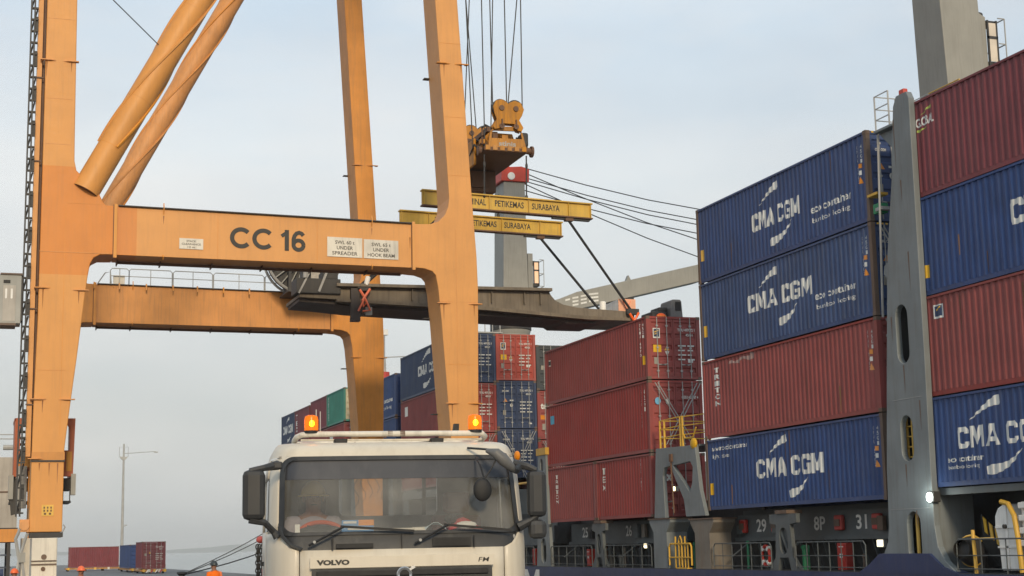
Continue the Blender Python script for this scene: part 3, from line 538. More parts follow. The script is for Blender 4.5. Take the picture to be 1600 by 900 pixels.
b = MB(); b.cyl((41, 160, 19.6), (41, 160, 20.6), .6, 8); b.build('mast_band', M['red'], o); b = MB(); b.box(40.8, 41.4, 159.8, 160.4, 24.6, 25.2); b.build('radar_box', M['white'], o)
# ------------------------------------------------------------------ quay gantry crane CC 16
YF = 60.0; DR = Vector((.5, 17.6, -.1))
cr_ = thing('gantry_crane', 'orange ship-to-shore gantry crane marked CC 16 straddling the quay', 'crane', (2.5, 60, 0))
LEG_L = [(1.95, 2.93), (1.96, 4.4), (1.98, 7.4), (2.04, 10.8), (2.05, 17.5), (2.05, 43), (3.12, 43), (3.17, 23.4), (3.21, 17.9), (3.22, 17.0), (3.30, 16.62), (4.16, 15.75), (4.32, 15.42), (4.42, 15.31), (4.79, 15.30), (4.79, 13.39), (4.25, 13.37), (4.02, 13.24), (3.89, 13.0), (3.81, 12.5), (3.73, 11.8), (3.49, 9.4), (3.26, 7.3), (3.13, 6.0), (3.12, 2.93)]
LEG_R = [(16.65, 43), (18.16, 17.13), (18.20, 16.32), (18.15, 15.95), (18.0, 15.6), (17.72, 15.32), (17.36, 15.19), (16.64, 15.16), (16.64, 13.35), (17.12, 13.32), (17.44, 13.22), (17.58, 13.06), (17.68, 12.54), (17.8, 11.22), (18.11, 6.79), (18.3, 3.0), (19.25, 3.0), (19.3, 6.3), (19.39, 12.6), (19.35, 13.94), (19.24, 15.56), (17.6, 43)]
BEAM = [(4.80, 13.385), (4.80, 15.29), (16.63, 15.155), (16.63, 13.34)]
def cpart(b, name, mat, parent=None, bevel=0, smooth=False, rear=None):
    o = b.build(name, mat, parent or cr_, smooth=smooth, bevel=bevel)
    if rear is not None:
        c = linkobj(name, o.data, rear, cr_); c.location = DR
        for md in o.modifiers:
            q = c.modifiers.new(md.name, md.type); q.width = md.width; q.segments = md.segments; q.limit_method = 'ANGLE'; q.angle_limit = md.angle_limit
    return o
b = MB(); b.prism(LEG_L, 'Y', YF, YF+1.75); legl = cpart(b, 'leg', M['orange_leg'], bevel=.03, rear=M['orange_r'])
b = MB(); b.prism(LEG_R, 'Y', YF, YF+1.75); legr = cpart(b, 'leg', M['orange'], bevel=.03, rear=M['orange_r'])
b = MB(); b.prism(BEAM, 'Y', YF+.012, YF+1.7); beam = cpart(b, 'portal_beam', M['orange_beam'], bevel=.015, rear=M['orange_r'])
# walkway edge plates on top of both beams, pipe runs beneath
b = MB(); b.prism([(4.9, 15.292), (4.9, 15.33), (16.55, 15.20), (16.55, 15.16)], 'Y', YF-.1, YF+1.8); cpart(b, 'beam_walkway', M['dark'], rear=M['dark'])
b = MB(); b.bar((5.0, YF+1.2, 13.30), (16.4, YF+1.2, 13.25), .1, .1)
for x in (4.95, 6.6, 8.6, 10.6, 12.6, 14.9): b.box(x, x+.04, YF+.9, YF+1.5, 13.2, 13.36)
cpart(b, 'underbeam_pipe', M['brown'], rear=M['brown'])
# flange ribs and small stiffener tabs
for x, z0, z1 in ((4.795, 13.26, 15.36), (16.635, 13.24, 15.24)):
    b = MB(); b.box(x-.06, x+.06, YF-.10, YF-.002, z0, z1); cpart(b, 'splice_flange', M['orange'], rear=M['orange_r'])
    b = MB(); b.box(x-.085, x-.061, YF-.03, YF-.001, z0+.02, z1-.02); cpart(b, 'splice_gap', M['brown'], rear=M['brown'])
for x, z0, z1 in ((6.61, 15.05, 15.50), (6.61, 13.26, 13.46), (14.9, 14.95, 15.42), (14.9, 13.2, 13.42)):
    b = MB(); b.prism([(YF-.11, (z0+z1)/2), (YF-.003, z0), (YF-.003, z1)], 'X', x-.02, x+.02); cpart(b, 'lifting_lug', M['orange'], rear=M['orange_r'])
for x, z, s in ((2.0, 20.9, -1), (3.15, 20.9, 1), (2.02, 12.0, -1), (3.72, 11.95, 1), (1.99, 7.8, -1), (3.32, 7.8, 1), (17.87, 22.1, -1), (18.97, 22.1, 1), (17.75, 11.9, -1), (19.39, 11.9, 1), (18.05, 7.8, -1), (19.32, 7.8, 1), (1.97, 5.6, -1)):
    b = MB(); b.prism([(x-s*.45, YF-.004), (x-s*.2, YF-.10), (x+s*.14, YF-.10), (x+s*.14, YF+.10), (x+s*.004, YF+.10), (x+s*.004, YF-.004)], 'Z', z, z+.035); cpart(b, 'stiffener_tab', M['orange_r'], rear=M['orange_r'])
for x, z in ((17.80, 21.9), (17.66, 11.5), (17.98, 7.5)):
    b = MB(); b.box(x-.15, x+.12, YF+1.6, YF+1.9, z, z+.035); cpart(b, 'stiffener_tab', M['dark'], rear=M['dark'])
for q_ in ((2.02, 4.6, YF-.012, YF-.003, 13.40, 13.425), (2.94, 2.955, YF-.008, YF-.003, 6.5, 15.25), (2.96, 4.3, YF-.008, YF-.003, 15.32, 15.335)): b = MB(); b.box(*q_); cpart(b, 'weld_seam', M['orange_r'], legl)
for q_ in ((18.45, 18.462, YF-.008, YF-.003, 8.0, 15.0), (17.75, 19.36, YF-.006, YF-.003, 11.98, 11.99)): b = MB(); b.box(*q_); cpart(b, 'weld_seam', M['orange_r'], legr)
b = MB(); b.box(1.93, 3.16, YF-.05, YF+.0-.003, 5.50, 5.56); cpart(b, 'leg_flange', M['dark'], legl)
b = MB(); b.box(1.965, 3.145, YF-.006, YF-.003, 5.58, 5.86); cpart(b, 'flange_band', paint('band_orange', (.52, .21, .03), .5, .25, .1), legl)
# plate joints and rust runs
for z_ in (8.9, 17.6, 19.4, 22.6, 24.4): b = MB(); b.box(2.06, 3.10, YF-.007, YF-.003, z_, z_+.012); cpart(b, 'plate_joint', M['orange_r'], legl)
for z_ in (9.4, 17.3, 19.8, 23.0):
    xl, xr = (17.98, 19.28) if z_ < 10 else (18.22-.058*(z_-16.3), 19.10-.052*(z_-17.3)); b = MB(); b.box(xl, xr, YF-.007, YF-.003, z_, z_+.012); cpart(b, 'plate_joint', M['orange_r'], legr)
for x_ in (8.7, 12.65): b = MB(); b.box(x_, x_+.012, YF+.004, YF+.0095, 13.42-.005*(x_-5), 15.2-.011*(x_-5)); cpart(b, 'plate_joint', M['orange_r'], beam)
RR = paint('crane_rust_run', (.30, .12, .035), .8, .4)
for x_, z_, l_, p_ in ((2.1, 20.88, .7, legl), (3.02, 20.88, .4, legl), (2.2, 11.97, .8, legl), (3.5, 11.93, .5, legl), (18.05, 22.08, .6, legr), (18.8, 22.08, .35, legr), (17.9, 11.88, .7, legr), (19.2, 11.88, .5, legr), (18.2, 7.78, .6, legr), (2.3, 7.78, .5, legl), (6.61, 15.0, .35, beam), (14.9, 14.9, .3, beam), (16.5, 14.6, .5, beam), (2.6, 5.45, .5, legl), (2.9, 5.45, .8, legl), (2.25, 5.45, .3, legl)):
    y_ = YF+(.010 if p_ is beam else -.002); b = MB(); b.add([(x_-.025, y_, z_), (x_+.03, y_, z_), (x_+.012, y_, z_-l_*.6), (x_+.004, y_, z_-l_), (x_-.008, y_, z_-l_*.8)], [(0, 1, 2, 3, 4)]); cpart(b, 'rust_run', RR, p_)
# narrow guide column beside the landside leg
b = MB(); b.box(1.75, 1.93, YF+.15, YF+.9, 5.7, 42); cpart(b, 'guide_column', M['orange']); b = MB(); b.box(1.932, 2.03, YF+.4, YF+.9, 5.7, 42); cpart(b, 'column_web', M['brown'])
for z in (7.6, 11.2, 16.9, 20.2): b = MB(); b.box(1.70, 2.03, YF+.10, YF+.149, z, z+.05); cpart(b, 'column_tie', M['brown'])
# tubular braces with spiral strakes
def brace(off, mat):
    p0 = Vector((3.66, YF+.20, 15.86))+off; p1 = Vector((17.2, YF+.20, 41.7))+off; d = (p1-p0).normalized(); a = d.cross(Vector((0, 1, 0))).normalized(); c = d.cross(a)
    b = MB(); b.cyl(p0, p1, .53, 32); o = b.build('brace', mat, cr_, smooth=True)
    L_ = (p1-p0).length
    for k in range(3):
        pts = []; n = 150
        for i in range(n):
            t = 2.0+(L_-2.2)*i/(n-1); ang = t*.42+k*2*math.pi/3+1.1; pts.append(p0+d*t+(a*math.cos(ang)+c*math.sin(ang))*.545)
        s = MB(); s.tube(pts, .055, 5); s.build('spiral_strake', mat, o)
    for t in (2.0, 4.2, 6.4, 8.6, 10.8): s = MB(); s.cyl(p0+d*t, p0+d*(t+.02), .533, 32, caps=False); s.build('girth_weld', M['orange_r'], o)
    s = MB(); s.cyl(p0-d*.012, p0-d*.002, .52, 24); s.build('end_cap', M['brown'], o)
brace(Vector((0, 0, 0)), M['orange']); brace(DR, M['orange_r'])
# upper works above the picture: tie beams, girders, trolley for the hoist ropes
b = MB(); b.box(2.0, 19, YF+.02, YF+1.7, 42.5, 44); cpart(b, 'upper_beam', M['orange'], rear=M['orange_r'])
for y in (65.6, 72.6): b = MB(); b.box(-8, 62, y, y+1.2, 44.9, 46.8); cpart(b, 'boom_girder', M['orange'])
b = MB(); b.box(0, 20, 61, 78.5, 44.02, 44.88); cpart(b, 'girder_seat', M['orange'])
b = MB(); b.box(20.5, 27.0, 65.8, 73.6, 44.0, 44.85); cpart(b, 'trolley', M['dark'])
# lettering and plates on the beam
fb = lambda u, v: (u, YF-.004, v-.0105*(u-10))
def stroke_glyphs(spec, fn):
    b = MB()
    for pts, w_ in spec:
        a, c = polyline_band(pts, [w_]*len(pts)); n = len(pts); q_ = .003*len(b.f)/max(1, len(b.f)); b.add([(fn(*p)[0], fn(*p)[1]-q_, fn(*p)[2]) for p in a+c], [(i, i+1, n+i+1, n+i) for i in range(n-1)])
    return b
def arc(cx, cz, rx, rz, a0, a1, n=22): return [(cx+rx*math.cos(R(a0+(a1-a0)*i/n)), cz+rz*math.sin(R(a0+(a1-a0)*i/n))) for i in range(n+1)]
for pts_ in ([(arc(9.62, 14.26, .36, .34, 42, 318), .085)], [(arc(10.50, 14.26, .36, .34, 42, 318), .085)], [([(11.43, 13.84), (11.43, 14.68)], .085), ([(11.47, 14.60), (11.22, 14.42)], .07)], [(arc(11.90, 14.09, .20, .19, 0, 360, 26), .08), ([(11.70, 14.09), (11.70, 14.32), (11.74, 14.46), (11.82, 14.56), (11.93, 14.60), (12.03, 14.56), (12.09, 14.48)], .08)]):
    stroke_glyphs(pts_, fb).build('lettering', M['letter'], beam)
def plate_sign(x0, x1, z0, z1, lines, parent, mat=M['offwhite'], lm=M['letter'], sk=-.0105, yy=YF):
    b = MB(); b.add([(x0, yy-.02, z0+sk*(x0-10)), (x1, yy-.02, z0+sk*(x1-10)), (x1, yy-.02, z1+sk*(x1-10)), (x0, yy-.02, z1+sk*(x0-10)), (x0, yy-.002, z0+sk*(x0-10)), (x1, yy-.002, z0+sk*(x1-10)), (x1, yy-.002, z1+sk*(x1-10)), (x0, yy-.002, z1+sk*(x0-10))], [(0, 1, 2, 3), (7, 6, 5, 4), (0, 4, 5, 1), (1, 5, 6, 2), (2, 6, 7, 3), (3, 7, 4, 0)])
    o = b.build('placard', mat, parent); n = len(lines); h = (z1-z0)/(n+.6)
    for i, (tx, wd) in enumerate(lines):
        zc = z1-h*(i+.95); w_ = (x1-x0)*wd/2; xc = (x0+x1)/2
        lettering(tx, xc-w_, xc+w_, zc-h*.30, zc+h*.36, lambda u, v: (u, yy-.024, v+sk*(u-10)), .012).build('lettering', lm, o)
plate_sign(13.06, 14.50, 13.70, 14.50, [('SWL 60 t', .55), ('UNDER', .46), ('SPREADER', .72)], beam)
plate_sign(14.56, 16.0, 13.70, 14.48, [('SWL 65 t', .55), ('UNDER', .46), ('HOOK BEAM', .78)], beam)
plate_sign(7.22, 8.14, 13.70, 14.12, [('STACK', .40), ('CLEARANCE', .80), ('12 m', .30)], beam)
plate_sign(2.38, 2.80, 3.52, 3.92, [('- - -', .7), ('- - -', .7), ('- -', .6)], legl, M['yletter'], M['brown'], 0)
# railing on the far beam
b = MB(); zt = 15.03
def zb(x): return 15.20-.0105*(x-5)
for x0, x1 in ((6.0, 6.9), (6.9, 9.0), (9.05, 11.0), (11.05, 13.6), (13.65, 17.2)):
    b.tube([(x0, 77.45, zb(x0)), (x0, 77.45, zb(x0)+.7), (x0+.1, 77.45, zb(x0)+.8), (x1-.1, 77.45, zb(x1)+.8), (x1, 77.45, zb(x1)+.7), (x1, 77.45, zb(x1))], .025, 5); b.cyl((x0, 77.45, zb(x0)+.42), (x1, 77.45, zb(x1)+.42), .02, 5)
    xm = (x0+x1)/2; b.cyl((xm, 77.45, zb(xm)), (xm, 77.45, zb(xm)+.8), .02, 5)
b.tube([(5.4, 77.45, zb(5.5)), (5.75, 77.45, zb(5.5)+.55), (6.0, 77.45, zb(5.5)+.6), (6.05, 77.45, zb(6))], .03, 5); cpart(b, 'beam_railing', M['galv'])
b = MB(); b.box(6.15, 6.7, 77.5, 77.6, 15.22, 15.65); cpart(b, 'sign_board', M['offwhite'])
for x in (5.2, 6.4, 7.7, 9.0, 10.2, 11.5, 12.8): b = MB(); b.box(x, x+.06, 77.26, 77.392, 14.95-.01*(x-5), 15.25-.01*(x-5)); cpart(b, 'rail_bracket', M['orange'])
# cable reel with its drive
rc = Vector((15.35, 75.9, 16.7)); b = MB(); b.tube([rc+Vector((1.9*math.cos(t*math.pi/24), 0, 1.9*math.sin(t*math.pi/24))) for t in range(48)], .07, 6, closed=True); b.tube([rc+Vector((1.9*math.cos(t*math.pi/24), .9, 1.9*math.sin(t*math.pi/24))) for t in range(48)], .07, 6, closed=True)
reel = cpart(b, 'cable_reel', M['galv'])
for k in range(28): a = k*2*math.pi/28; s = MB(); s.cyl(rc+Vector((.5*math.cos(a), -.1, .5*math.sin(a))), rc+Vector((1.9*math.cos(a), 0, 1.9*math.sin(a))), .035, 5); cpart(s, 'spoke', M['greybox'], reel)
s = MB(); s.lathe([(.7, .15), (1.82, .15), (1.82, .8), (.7, .8)], rc, (0, 1, 0), 40); cpart(s, 'cable_winding', M['dark'], reel)
s = MB(); s.cyl(rc+Vector((0, -.25, 0)), rc+Vector((0, 1.4, 0)), .5, 20); cpart(s, 'hub', M['dark'], reel)
s = MB(); s.box(15.2, 16.0, 75.1, 75.6, 14.95, 16.2); s.box(15.3, 15.8, 75.0, 75.1, 15.1, 15.6); cpart(s, 'drive_box', M['beige'], reel, bevel=.05); s = MB(); s.box(14.4, 17.0, 75.2, 77.5, 14.75, 14.85); s.box(14.5, 14.65, 75.6, 77.2, 14.85, 16); s.box(16.7, 16.85, 75.6, 77.2, 14.85, 16.0); cpart(s, 'reel_platform', M['dark'], reel)
# lift mast, rack and rungs on the landside leg
b = MB(); zt = 42
for x in (1.45, 1.58): b = MB(); b.box(x, x+.06, 59.93, 60.0, 3.5, zt); cpart(b, 'lift_mast', M['dark'])
z = 3.6; k = 0; rg = MB().box(1.46, 1.74, 59.96, 60.12, 0, .06).mesh('lift_rung', ORI[cr_.name]); dg_ = MB().bar((1.48, 59.98, 0), (1.70, 60.1, .9), .05).mesh('lift_brace', ORI[cr_.name]); bx_ = MB().box(1.62, 1.745, 60.02, 60.14, .08, .62).mesh('rack_cover', ORI[cr_.name])
while z < zt-.5:
    for q_, me_, nm in ((1, rg, 'lift_rung'), (k % 2 == 0, dg_, 'lift_brace'), (k % 3 == 1, bx_, 'rack_cover')):
        if q_: linkobj(nm, me_, M['dark'], cr_).location.z = z
    k += 1; z += .46
# landside bogie, its white drive box, equaliser
b = MB(); b.box(2.06, 2.96, 59.85, 61.6, 0.75, 2.72); bo = cpart(b, 'bogie_tower', M['offwhite'], bevel=.03)
b = MB(); b.box(2.0, 3.15, 59.9, 61.7, 2.74, 2.915); cpart(b, 'hinge_plate', M['dark'], bo); b = MB(); b.box(2.04, 2.94, 59.80, 59.848, 1.74, 1.79); b.box(2.04, 2.94, 59.80, 59.848, 1.87, 1.91); cpart(b, 'bracket', M['rustpost'], bo); b = MB(); b.cyl((2.50, 59.83, 2.03), (2.50, 59.849, 2.03), .10, 14); cpart(b, 'pin_cover', M['rustpost'], bo); b = MB(); b.cyl((2.48, 59.82, 1.6), (2.48, 59.849, 1.6), .08, 12); cpart(b, 'grease_cap', M['brown'], bo)
b = MB(); b.box(1.62, 1.95, 59.95, 60.4, 2.95, 3.4); b.cyl((1.78, 59.9, 3.17), (1.78, 60.0, 3.17), .18, 12); cpart(b, 'buffer_bracket', M['orange_r'], legl); 
for pts_, r_ in (([(1.75, 60, 3.3), (1.5, 60, 2.7), (1.65, 60, 1.9), (1.45, 60, 1.0)], .07), ([(1.9, 59.9, 2.9), (1.7, 59.9, 2.2), (1.85, 59.9, 1.2)], .06), ([(3.1, 60, 2.85), (3.22, 60, 3.1), (3.16, 60, 3.2)], .03)): b = MB(); b.tube(pts_, r_, 6); cpart(b, 'hose', M['galv'], legl)
b = MB(); b.box(1.62, 1.85, 59.78, 60.0, 1.85, 2.2); cpart(b, 'hose_box', M['greybox'], legl)
b = MB()
b.box(2.06, 3.0, 58.6, 63.0, .35, .9); cpart(b, 'bogie_beam', M['orange_r'])
for y in (58.9, 60.2, 61.4, 62.6):
    for x, r in ((2.5, 1), (18.75, 1)): b = MB(); b.cyl((x-.09, y, .33), (x+.09, y, .33), .33, 18); cpart(b, 'wheel', M['dark'], rear=M['dark'])
b = MB(); b.box(18.3, 19.2, 58.6, 63.0, .35, .9); b.box(18.35, 19.15, 59.9, 61.6, .9, 3.0); cpart(b, 'bogie_beam', M['orange_r'], rear=M['orange_r'])
b = MB(); b.box(2.2, 3.0, 77.3, 79.0, .75, 2.9); b.box(2.2, 3.0, 76, 80.4, .35, .75); cpart(b, 'bogie_tower', M['offwhite'])
# red-orange housing behind the landside leg with cabinets
b = MB(); X0, X1, Y0_, Z0, Z1 = 1.38, 3.62, 62.0, 5.05, 7.28
b.plate([(X0, Z0), (X0+.05, Z1), (X1, Z1), (X1-.05, Z0)], [[(X0+.22, Z0+1.05), (X0+.24, Z1-.35), (X0+.5, Z1-.12), (X0+.9, Z1-.1), (X0+.9, Z0+1.05)], [(X1-.2, Z0+1.0), (X1-.22, Z1-.4), (X1-.35, Z1-.15), (X1-.6, Z1-.12), (X1-.6, Z0+1.0)]], 'Y', Y0_, Y0_+.12); hs = cpart(b, 'winch_housing', M['orangered'], bevel=.01)
b = MB(); b.box(X0+.02, X0+.12, Y0_+.13, Y0_+2.2, Z0, Z1); b.box(X1-.14, X1-.04, Y0_+.13, Y0_+2.2, Z0, Z1); b.box(X0, X1, Y0_+.13, Y0_+2.3, Z1-.1, Z1); cpart(b, 'housing_side', M['orangered'], hs)
for k in range(4): b = MB(); b.box(X0+.2, X0+1.0, Y0_+.4, Y0_+.46, Z0+1.2+.24*k, Z0+1.3+.24*k); cpart(b, 'louvre', M['dark'], hs)
b = MB(); b.box(X0+.2, X0+.7, Y0_-.03, Y0_-.003, Z0+.35, Z0+.92); cpart(b, 'yellow_panel', M['hb'], hs); b = MB(); b.box(X1-.32, X1-.10, Y0_-.03, Y0_-.003, Z0+.2, Z0+.95); cpart(b, 'yellow_panel', M['hb'], hs)
b = MB(); b.box(X0+.18, X0+.50, Y0_-.42, Y0_-.05, Z0-1.2, Z0+.38); cpart(b, 'cabinet', M['greybox'], hs, bevel=.02); b = MB(); b.box(X0-.15, X0+.02, Y0_-.2, Y0_+.5, Z0-.85, Z0+.05); cpart(b, 'cabinet', M['greybox'], hs); b = MB(); b.box(X1-.12, X1+.06, Y0_-.1, Y0_+.5, Z0-.7, Z0+.1); cpart(b, 'cabinet', M['greybox'], hs); b = MB(); b.box(X0+.54, X0+.60, Y0_-.4, Y0_-.1, Z0-1.2, Z0+.2); cpart(b, 'pipe_guard', M['orange_r'], hs)
b = MB(); b.box(X0-.1, X1-.1, Y0_, Y0_+2, Z0-1.0, Z0-.92); b.box(X0, X1-.1, Y0_+.2, Y0_+1.8, Z0-.5, Z0-.05)
for x in (X0-.1, X0+.3, X1-.4, X1-.15): b.cyl((x, Y0_-.05, Z0-1), (x, Y0_-.05, Z0-.1), .02, 5)
cpart(b, 'housing_platform', M['dark'], hs)
b = MB(); b.prism([(1.35, 3.6), (1.25, 4.6), (1.55, 5.0), (1.75, 4.9), (1.7, 3.7)], 'Y', 61.9, 62.2); cpart(b, 'cable_tray', M['dark'], hs)

# lift car
lc = thing('lift_car', 'grey crane lift car with two slit windows beside the landside leg', 'lift car', (1.05, 60.1, 10.5))
b = MB(); b.box(.62, 1.42, 59.6, 60.6, 10.58, 12.40); b.build('car_body', M['greybox'], lc, bevel=.02); b = MB(); b.box(.66, 1.44, 59.55, 60.62, 12.40, 12.46); b.box(.66, 1.25, 59.55, 60.62, 10.50, 10.58); b.build('car_frame', M['rustpost'], lc)
b = MB(); b.box(.78, 1.22, 59.585, 59.599, 10.66, 12.0); d_ = b.build('door', M['beige'], lc)
for x in (.88, 1.08): b = MB(); b.prism(oval(x, .07, 11.5, 11.88), 'Y', 59.578, 59.584); b.build('window', M['white'], d_)
b = MB(); b.box(.78, 1.02, 59.585, 59.599, 12.08, 12.2); b.build('label_panel', M['black'], lc); b = MB(); b.box(1.43, 1.47, 59.7, 60.3, 10.7, 12.4); b.build('car_guide', M['dark'], lc)

# ------------------------------------------------------------------ electrical house on its frame, further along the quay
eh = thing('electrical_house', 'beige panelled equipment house on an orange frame beyond the landside leg', 'equipment house', (-.5, 75, 0))
b = MB(); b.box(-4, 1.90, 75, 80, 3.36, 6.56); b.build('house_wall', M['beige'], eh); 
for z in (4.95,): b = MB(); b.box(-4, 1.905, 74.97, 74.999, z, z+.06); b.build('cladding_joint', M['brown'], eh)
b = MB(); b.box(-4, 1.95, 74.9, 80, 2.72, 3.30); b.build('base_beam', M['orange_r'], eh); b = MB(); b.box(-4, 1.95, 74.93, 80, 3.302, 3.358); b.build('base_plate', M['dark'], eh)
for x in (-3.5, -.3, 1.5): b = MB(); b.box(x, x+.16, 75, 75.16, 0, 2.71); b.build('frame_leg', M['dark'], eh); b = MB(); b.box(x, x+.16, 79, 79.16, 0, 2.71); b.build('frame_leg', M['dark'], eh)
b = MB(); b.bar((1.55, 75.05, .4), (-.3, 75.05, 2.6), .07)
for z in (.8, 1.55, 2.1): b.box(-4, 1.7, 75.02, 75.1, z, z+.07)
b.build('frame_brace', paint('frame_blue_grey', (.05, .07, .11), .5, .3), eh)
b = MB(); b.cyl((1.2, 74.9, 7.0), (1.8, 74.9, 7.0), .12, 8); b.tube([(.3, 75, 6.56), (.3, 75, 7.6), (1.75, 75, 7.6), (1.75, 75, 6.6)], .03, 5); b.cyl((.3, 75, 7.4), (1.75, 75, 7.4), .025, 5); b.build('roof_rail', M['galv'], eh)
b = MB(); b.box(-2, 1.3, 76.5, 78, .3, 1.2); b.build('cable_drum_box', M['brown'], eh); b = MB(); b.box(.2, 1.4, 76, 76.4, .9, 1.5); b.build('panel', M['blue_c'], eh)

# ------------------------------------------------------------------ hoist: headblock, ropes, lifting beams, hatch cover
hb = thing('headblock', 'greasy yellow hoist headblock with twin sheaves hanging on wire ropes', 'headblock', (23.2, 69.5, 20.4))
for y0, nm in ((67.0, 'f'), (71.7, 'b')):
    pl_ = [(22.62, 21.45), (22.52, 21.6), (22.72, 21.95), (22.62, 22.2), (22.56, 22.55), (22.7, 22.85), (23.0, 22.93), (23.25, 22.8), (23.32, 22.72), (23.4, 22.8), (23.65, 22.9), (23.95, 22.8), (24.1, 22.5), (24.0, 22.2), (23.85, 21.95), (24.05, 21.6), (23.95, 21.4), (23.75, 21.45), (23.6, 21.75), (23.0, 21.75), (22.85, 21.5)]
    b = MB(); b.prism(pl_, 'Y', y0, y0+.06); sh = b.build('sheave_plate', M['hb'], hb, bevel=.015); b = MB(); b.prism(pl_, 'Y', y0+.34, y0+.40); b.build('sheave_plate', M['hb'], hb)
    for x in (22.97, 23.68):
        b = MB(); b.lathe([(.1, .02), (.40, .02), (.42, .03), (.36, .12), (.42, .21), (.40, .22), (.1, .22)], (x, y0+.08, 22.55), (0, 1, 0), 22); b.build('sheave', M['dark'], hb, smooth=True); b = MB(); b.cyl((x, y0-.06, 22.5), (x, y0-.002, 22.5), .13, 12); b.build('pin', M['brown'], sh); b = MB(); b.cyl((x, y0-.05, 21.62), (x, y0-.002, 21.62), .13, 12); b.bar((x, y0-.03, 21.65), (x, y0-.03, 21.95), .14, .05); b.build('link', M['brown'], sh)
b = MB(); b.plate([(22.32, 20.52), (22.42, 21.35), (22.7, 21.62), (23.85, 21.68), (24.05, 21.35), (24.25, 20.55)], [[(22.5, 21.05), (22.55, 21.42), (23.95, 21.46), (24.02, 21.08)]], 'Y', 67.15, 67.25); fr = b.build('end_plate', M['hb'], hb, bevel=.01)
lettering('stinis', 22.85, 23.7, 20.68, 20.92, lambda u, v: (u, 67.146, v), .03).build('lettering', M['galv'], fr)
b = MB(); b.box(22.6, 22.85, 67.3, 67.6, 21.02, 21.4); b.build('valve_block', M['brown'], hb); b = MB(); b.box(23.1, 23.4, 67.4, 67.6, 21.1, 21.3); b.build('valve_block', M['hb'], hb)
for pts_ in ([(22.2, 67.4, 20.7), (22.1, 67.9, 21.1), (22.3, 68.6, 21.3), (22.2, 69.4, 21.0)], [(22.05, 67.6, 20.5), (21.9, 68.0, 20.9), (22.0, 69.0, 20.6)], [(24.3, 67.3, 20.7), (24.5, 67.8, 21.2), (24.2, 68.5, 21.5)], [(22.5, 67.1, 21.5), (22.25, 67.3, 21.7), (22.3, 68.0, 21.75)]):
    b = MB(); b.tube(pts_, .045, 6); b.build('hydraulic_hose', M['dark'], hb)
for x0, y0, z0, s_ in ((21.95, 67.15, 20.75, .22), (22.0, 69.9, 20.9, .3), (24.2, 68.6, 20.7, .3), (22.15, 67.6, 21.0, .16), (22.3, 70.4, 21.6, .25)):
    b = MB(); b.box(x0, x0+s_, y0, y0+s_*1.3, z0, z0+s_); b.build('junction_box', random.choice((M['brown'], M['hb'], M['dark'])), hb, bevel=.02)
for z_ in (20.7, 21.1): b = MB(); b.cyl((22.02, 67.1, z_), (22.02, 67.1, z_+.35), .05, 6); b.build('guide_post', M['brown'], hb)
b = MB(); b.box(22.35, 24.2, 67.3, 72.3, 20.62, 20.98); b.prism([(22.4, 21.0), (24.1, 21.0), (23.9, 21.6), (22.55, 21.6)], 'Y', 68.2, 71.6); b.build('body', M['hb'], hb, bevel=.02)
b = MB(); b.bar((22.35, 67.1, 21.45), (22.35, 72.2, 21.45), .16, .22); b.build('side_rail', M['brown'], hb)
b = MB(); b.box(22.1, 24.25, 67.05, 72.4, 20.40, 20.60); b.build('base_frame', M['brown'], hb, bevel=.02)
for k in range(6): b = MB(); b.box(22.15+.36*k, 22.37+.36*k, 67.0, 67.046, 20.44, 20.66); b.build('lock_indicator', M['hb'], hb)
b = MB(); b.cyl((24.2, 67.2, 20.55), (24.5, 67.2, 20.50), .16, 14); b.cyl((24.45, 67.2, 20.5), (24.55, 67.2, 20.5), .27, 14); b.cyl((21.85, 67.3, 20.45), (22.0, 67.3, 20.45), .2, 12); b.build('end_roller', M['brown'], hb)
b = MB(); b.box(24.1, 24.45, 67.4, 68.1, 20.8, 21.5); b.build('motor', M['dark'], hb, bevel=.1)
b = MB(); b.box(21.98, 22.1, 68.3, 70.2, 20.0, 21.3); b.build('side_cover', M['hb'], hb, bevel=.05)
b = MB(); b.box(22.1, 23.9, 70.8, 74.5, 19.3, 20.36); b.build('lower_beam', M['brown'], hb, bevel=.03); b = MB(); b.box(22.6, 23.4, 70.65, 70.79, 19.5, 20.3); b.build('lower_plate', M['brown'], hb)
def rope(p, q_, r=.03, name='hoist_rope', par=hb): b = MB(); b.cyl(p, q_, r, 5); b.build(name, M['rope'], par)
for bx, by, bz, tx, ty in ((22.6, 67.2, 22.4, 22.4, 66.6), (23.3, 67.2, 22.5, 23.25, 67.0), (23.35, 67.2, 22.6, 24.6, 68.2), (24.08, 67.2, 22.5, 24.15, 67.2), (22.6, 71.9, 22.4, 20.9, 71.0), (22.62, 71.9, 22.4, 23.3, 72.5), (23.3, 71.9, 22.5, 22.6, 71.6), (24.05, 71.9, 22.5, 24.4, 72.0), (22.2, 67.3, 20.6, 22.1, 67.0), (22.0, 68.5, 20.6, 21.6, 68.2)): rope((bx, by, bz), (bx+(tx-bx)*2.15, by+(ty-by)*1.2, 44.1))

